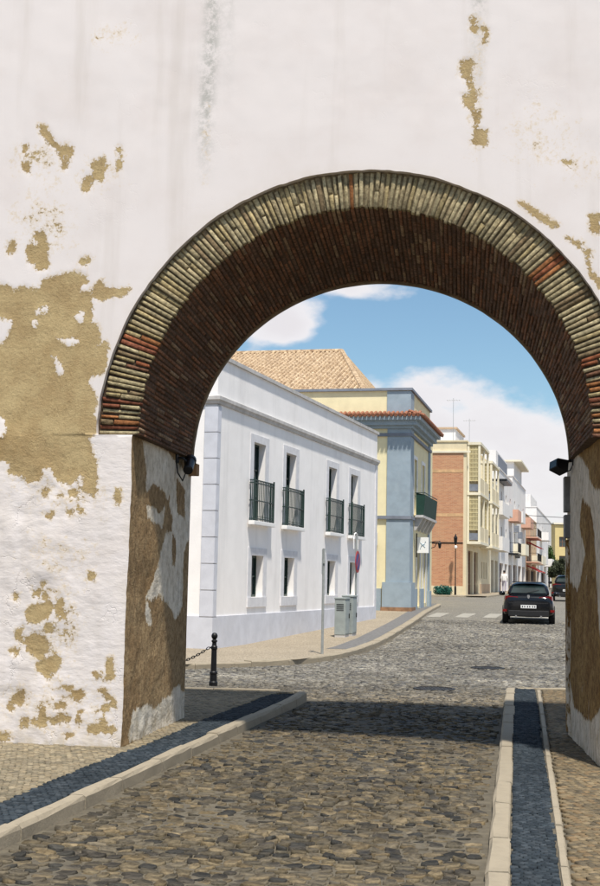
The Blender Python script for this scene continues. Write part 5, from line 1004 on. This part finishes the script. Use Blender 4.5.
def car(x, y, rz, label, hatch=True, sc=1.0):
    c = empty('car', (x, y, float(zr(y))+0.004), rz, label=label, cat='car', group='black cars on the far street'); c.scale = (sc, sc, sc)
    # y runs from the tail (0) to the nose (4.05)
    def sec(y, zb, zs, zt, wb, wm, wt): return [(-wb,y,zb),(-wm,y,zb+0.10),(-wm-0.01,y,zs),(-wt,y,zt),(-wt*0.5,y,zt+0.02),(0,y,zt+0.025),(wt*0.5,y,zt+0.02),(wt,y,zt),(wm+0.01,y,zs),(wm,y,zb+0.10),(wb,y,zb)]
    loft([sec(0.02,0.36,0.60,0.80,0.66,0.72,0.68), sec(0.06,0.28,0.62,0.93,0.74,0.81,0.76), sec(0.22,0.24,0.66,1.00,0.78,0.86,0.80), sec(0.8,0.22,0.70,1.00,0.80,0.875,0.80), sec(1.8,0.20,0.68,0.97,0.80,0.87,0.79), sec(2.8,0.20,0.66,0.96,0.80,0.87,0.78), sec(3.5,0.22,0.62,0.86,0.79,0.86,0.74), sec(3.95,0.26,0.55,0.70,0.70,0.76,0.62), sec(4.06,0.34,0.50,0.60,0.55,0.62,0.5)], 'body', M['carpaint'], c)
    def cab(y, w0, w1, z1): return [(-w0,y,0.93),(-w0*0.5-w1*0.5,y,(0.93+z1)/2),(-w1,y,z1-0.03),(-w1*0.5,y,z1),(0,y,z1+0.012),(w1*0.5,y,z1),(w1,y,z1-0.03),(w0*0.5+w1*0.5,y,(0.93+z1)/2),(w0,y,0.93)]
    cb_ = loft([cab(0.20,0.74,0.70,1.02), cab(0.42,0.76,0.64,1.30), cab(0.62,0.77,0.60,1.42), cab(1.2,0.78,0.60,1.455), cab(1.9,0.78,0.59,1.43), cab(2.5,0.77,0.60,1.24), cab(3.05,0.74,0.66,0.97)], 'cabin', M['carpaint'], c)
    rw_ = MB().add([(-0.60,0.19,1.06),(0.60,0.19,1.06),(0.50,0.47,1.345),(-0.50,0.47,1.345),(-0.60,0.23,1.06),(0.60,0.23,1.06),(0.50,0.51,1.345),(-0.50,0.51,1.345)], [(0,1,2,3),(7,6,5,4),(0,3,7,4),(1,5,6,2),(0,4,5,1),(3,2,6,7)]).build('rear_window', M['carglass'], c)
    MB().tube([(-0.05,0.175,1.075),(0.35,0.27,1.17)], 0.008, 5).build('wiper', M['plastic'], rw_)
    MB().box(-0.56, 0.56, 0.36, 0.62, 1.415, 1.445).build('spoiler', M['carpaint'], c, bevel=0.01)
    for s in (-1, 1):
        MB().add([(s*0.70,0.10,1.0),(s*0.745,0.6,1.0),(s*0.745,2.5,1.0),(s*0.64,0.75,1.33),(s*0.63,1.9,1.34)], [(0,1,3),(1,2,4,3)]).build('side_window', M['carglass'], c)
        l = MB().add([(s*0.36,0.035,0.84),(s*0.79,0.12,0.80),(s*0.83,0.30,0.84),(s*0.82,0.32,0.95),(s*0.78,0.11,0.96),(s*0.36,0.06,0.93),(s*0.36,0.14,0.84),(s*0.70,0.2,0.80),(s*0.70,0.32,0.96),(s*0.36,0.16,0.93)], [(0,1,4,5),(1,2,3,4),(0,5,9,6),(5,4,3,8,9),(0,6,7,2,1)]).build('tail_lamp', M['tail'], c)
        MB().box(s*0.80-0.07 if s > 0 else -0.87-0.0, s*0.80+0.07 if s > 0 else -0.73, 0.0, 0.06, 0.42, 0.50).build('reflector', M['tail'], c)
        m = MB().lathe([(0.03,-0.11),(0.085,-0.09),(0.10,0.0),(0.085,0.09),(0.03,0.11)], 10).build('mirror', M['carpaint'], c, smooth=True); m.matrix_local = Matrix.Translation((s*0.96, 2.45, 1.02)) @ Matrix.Rotation(R(90), 4, 'Y') @ Matrix.Diagonal((0.8, 0.7, 1.0, 1))
        for yw in (0.72, 3.25):
            t = MB().lathe([(0.20,-0.10),(0.30,-0.10),(0.32,-0.07),(0.32,0.07),(0.30,0.10),(0.20,0.10)], 24).build('wheel', M['tyre'], c); t.matrix_local = Matrix.Translation((s*0.79, yw, 0.32)) @ Matrix.Rotation(R(90), 4, 'Y')
            MB().lathe([(0.19,-0.09),(0.20,0.09),(0.06,0.07),(0.05,0.10)], 16).build('rim', M['rim'], t)
    MB().box(-0.68, 0.68, -0.01, 0.3, 0.26, 0.47).build('bumper', M['plastic'], c, bevel=0.03)
    pl = MB().box(-0.26, 0.26, -0.022, -0.008, 0.545, 0.655).build('number_plate', M['plate'], c)
    mb = MB()
    for i in range(6):
        xq = -0.20+i*0.075+(0.02 if i > 1 else 0)+(0.02 if i > 3 else 0)-0.02; mb.box(xq, xq+0.035, -0.025, -0.0225, 0.57, 0.63)
    mb.build('plate_characters', M['plastic'], pl)
    MB().box(-0.66, 0.66, 0.012, 0.05, 0.70, 0.735).build('chrome_strip', M['plastic'], c)
    em = MB(); em.prism([(-0.045,0.985),(0.0,1.0),(0.045,0.985),(0.035,0.90),(0.0,0.865),(-0.035,0.90)], 'y', 0.0, 0.05); em.build('emblem', M['chrome'], c)
    for s in (-1, 1): mb = MB().lathe([(0.035,-0.03),(0.035,0.03)], 10).build('exhaust', M['chrome'], c); mb.matrix_local = Matrix.Translation((s*0.42, -0.005, 0.27)) @ Matrix.Rotation(R(90), 4, 'X')
    return c
car(7.90, 42.3, -R(11), 'shiny black hatchback driving away, seen from behind, nearest the arch')
car(15.4, 70.5, -R(12), 'dark car farther up the street, half hidden by the right arch pier', sc=1.04)

# ------------------------------------------------------------------ pedestrian
def person():
    x, y = 16.55, 99.0; z = float(zr(y))+0.09
    root = empty('person', (x, y, z), R(170), label='pedestrian in a white shirt and pale trousers walking by the far houses', cat='person')
    me = bpy.data.meshes.new('body'); J = [(0,0,0.95,.15),(0,0.01,1.15,.145),(0,0.01,1.36,.16),(0,0.01,1.48,.065),(0,0.0,1.58,.085),(0,-0.01,1.67,.085),
        (0.10,0,0.88,.095),(0.11,-0.10,0.50,.07),(0.11,0.02,0.09,.048),(0.11,-0.13,0.04,.04),(-0.10,0,0.88,.095),(-0.11,0.08,0.50,.07),(-0.11,0.24,0.12,.048),(-0.11,0.12,0.04,.04),
        (0.20,0.01,1.40,.062),(0.25,0.06,1.14,.048),(0.25,-0.04,0.92,.036),(0.25,-0.06,0.83,.04),(-0.20,0.01,1.40,.062),(-0.25,0.02,1.14,.048),(-0.25,-0.12,0.94,.036),(-0.25,-0.16,0.86,.04)]
    E = [(0,1),(1,2),(2,3),(3,4),(4,5),(0,6),(6,7),(7,8),(8,9),(0,10),(10,11),(11,12),(12,13),(2,14),(14,15),(15,16),(16,17),(2,18),(18,19),(19,20),(20,21)]
    me.from_pydata([j[:3] for j in J], E, []); o = link('body', me, None, root)
    sk = o.modifiers.new('skin', 'SKIN'); o.modifiers.new('sub', 'SUBSURF').levels = 2
    lay = me.skin_vertices[0] if me.skin_vertices else None
    if lay is None:
        bm = bmesh.new(); bm.from_mesh(me); bm.verts.layers.skin.verify(); bm.to_mesh(me); bm.free(); lay = me.skin_vertices[0]
    for i, j in enumerate(J): lay.data[i].radius = (j[3], j[3]*0.8 if i < 3 else j[3]); lay.data[i].use_root = (i == 0)
    n = NT('pedestrian_cloth'); sep = n.N.new('ShaderNodeSeparateXYZ'); n.L.new(n.tc, sep.inputs[0]); zc = sep.outputs[2]
    c = n.mix(n.ss(zc, 0.93, 0.95), (0.36,0.33,0.40), (0.78,0.76,0.74)); c = n.mix(n.ss(zc, 1.49, 1.51), c, (0.40,0.24,0.17)); c = n.mix(n.ss(zc, 0.08, 0.10), (0.05,0.04,0.04), c)
    n.set('Base Color', c); n.set('Roughness', 0.85); me.materials.append(n.m)
    MB().lathe([(0.03,1.585),(0.092,1.64),(0.098,1.69),(0.08,1.745),(0.02,1.765)], 14, (0,0.02)).build('hair', mat('dark_hair', (0.03,0.022,0.018), 0.7), root, smooth=True)
    MB().lathe([(0.005,1.595),(0.016,1.60),(0.010,1.63)], 8, (0,-0.095)).build('nose', mat('skin', (0.40,0.24,0.17), 0.6), root)
person()
# overhead wires across the far street
for i, (z0, z1) in enumerate(((8.9, 9.3), (8.1, 8.5))):
    w = MB(); pts = [(24+30*t, 132+8*t, z0+(z1-z0)*t-1.0*4*t*(1-t)*0.35) for t in [k/12 for k in range(13)]]; w.tube(pts, 0.03, 5)
    w.build('overhead_wire', M['iron'], None, label='upper thin cable strung across the far street' if i == 0 else 'lower thin cable strung across the far street', cat='cable', group='cables across the far street')
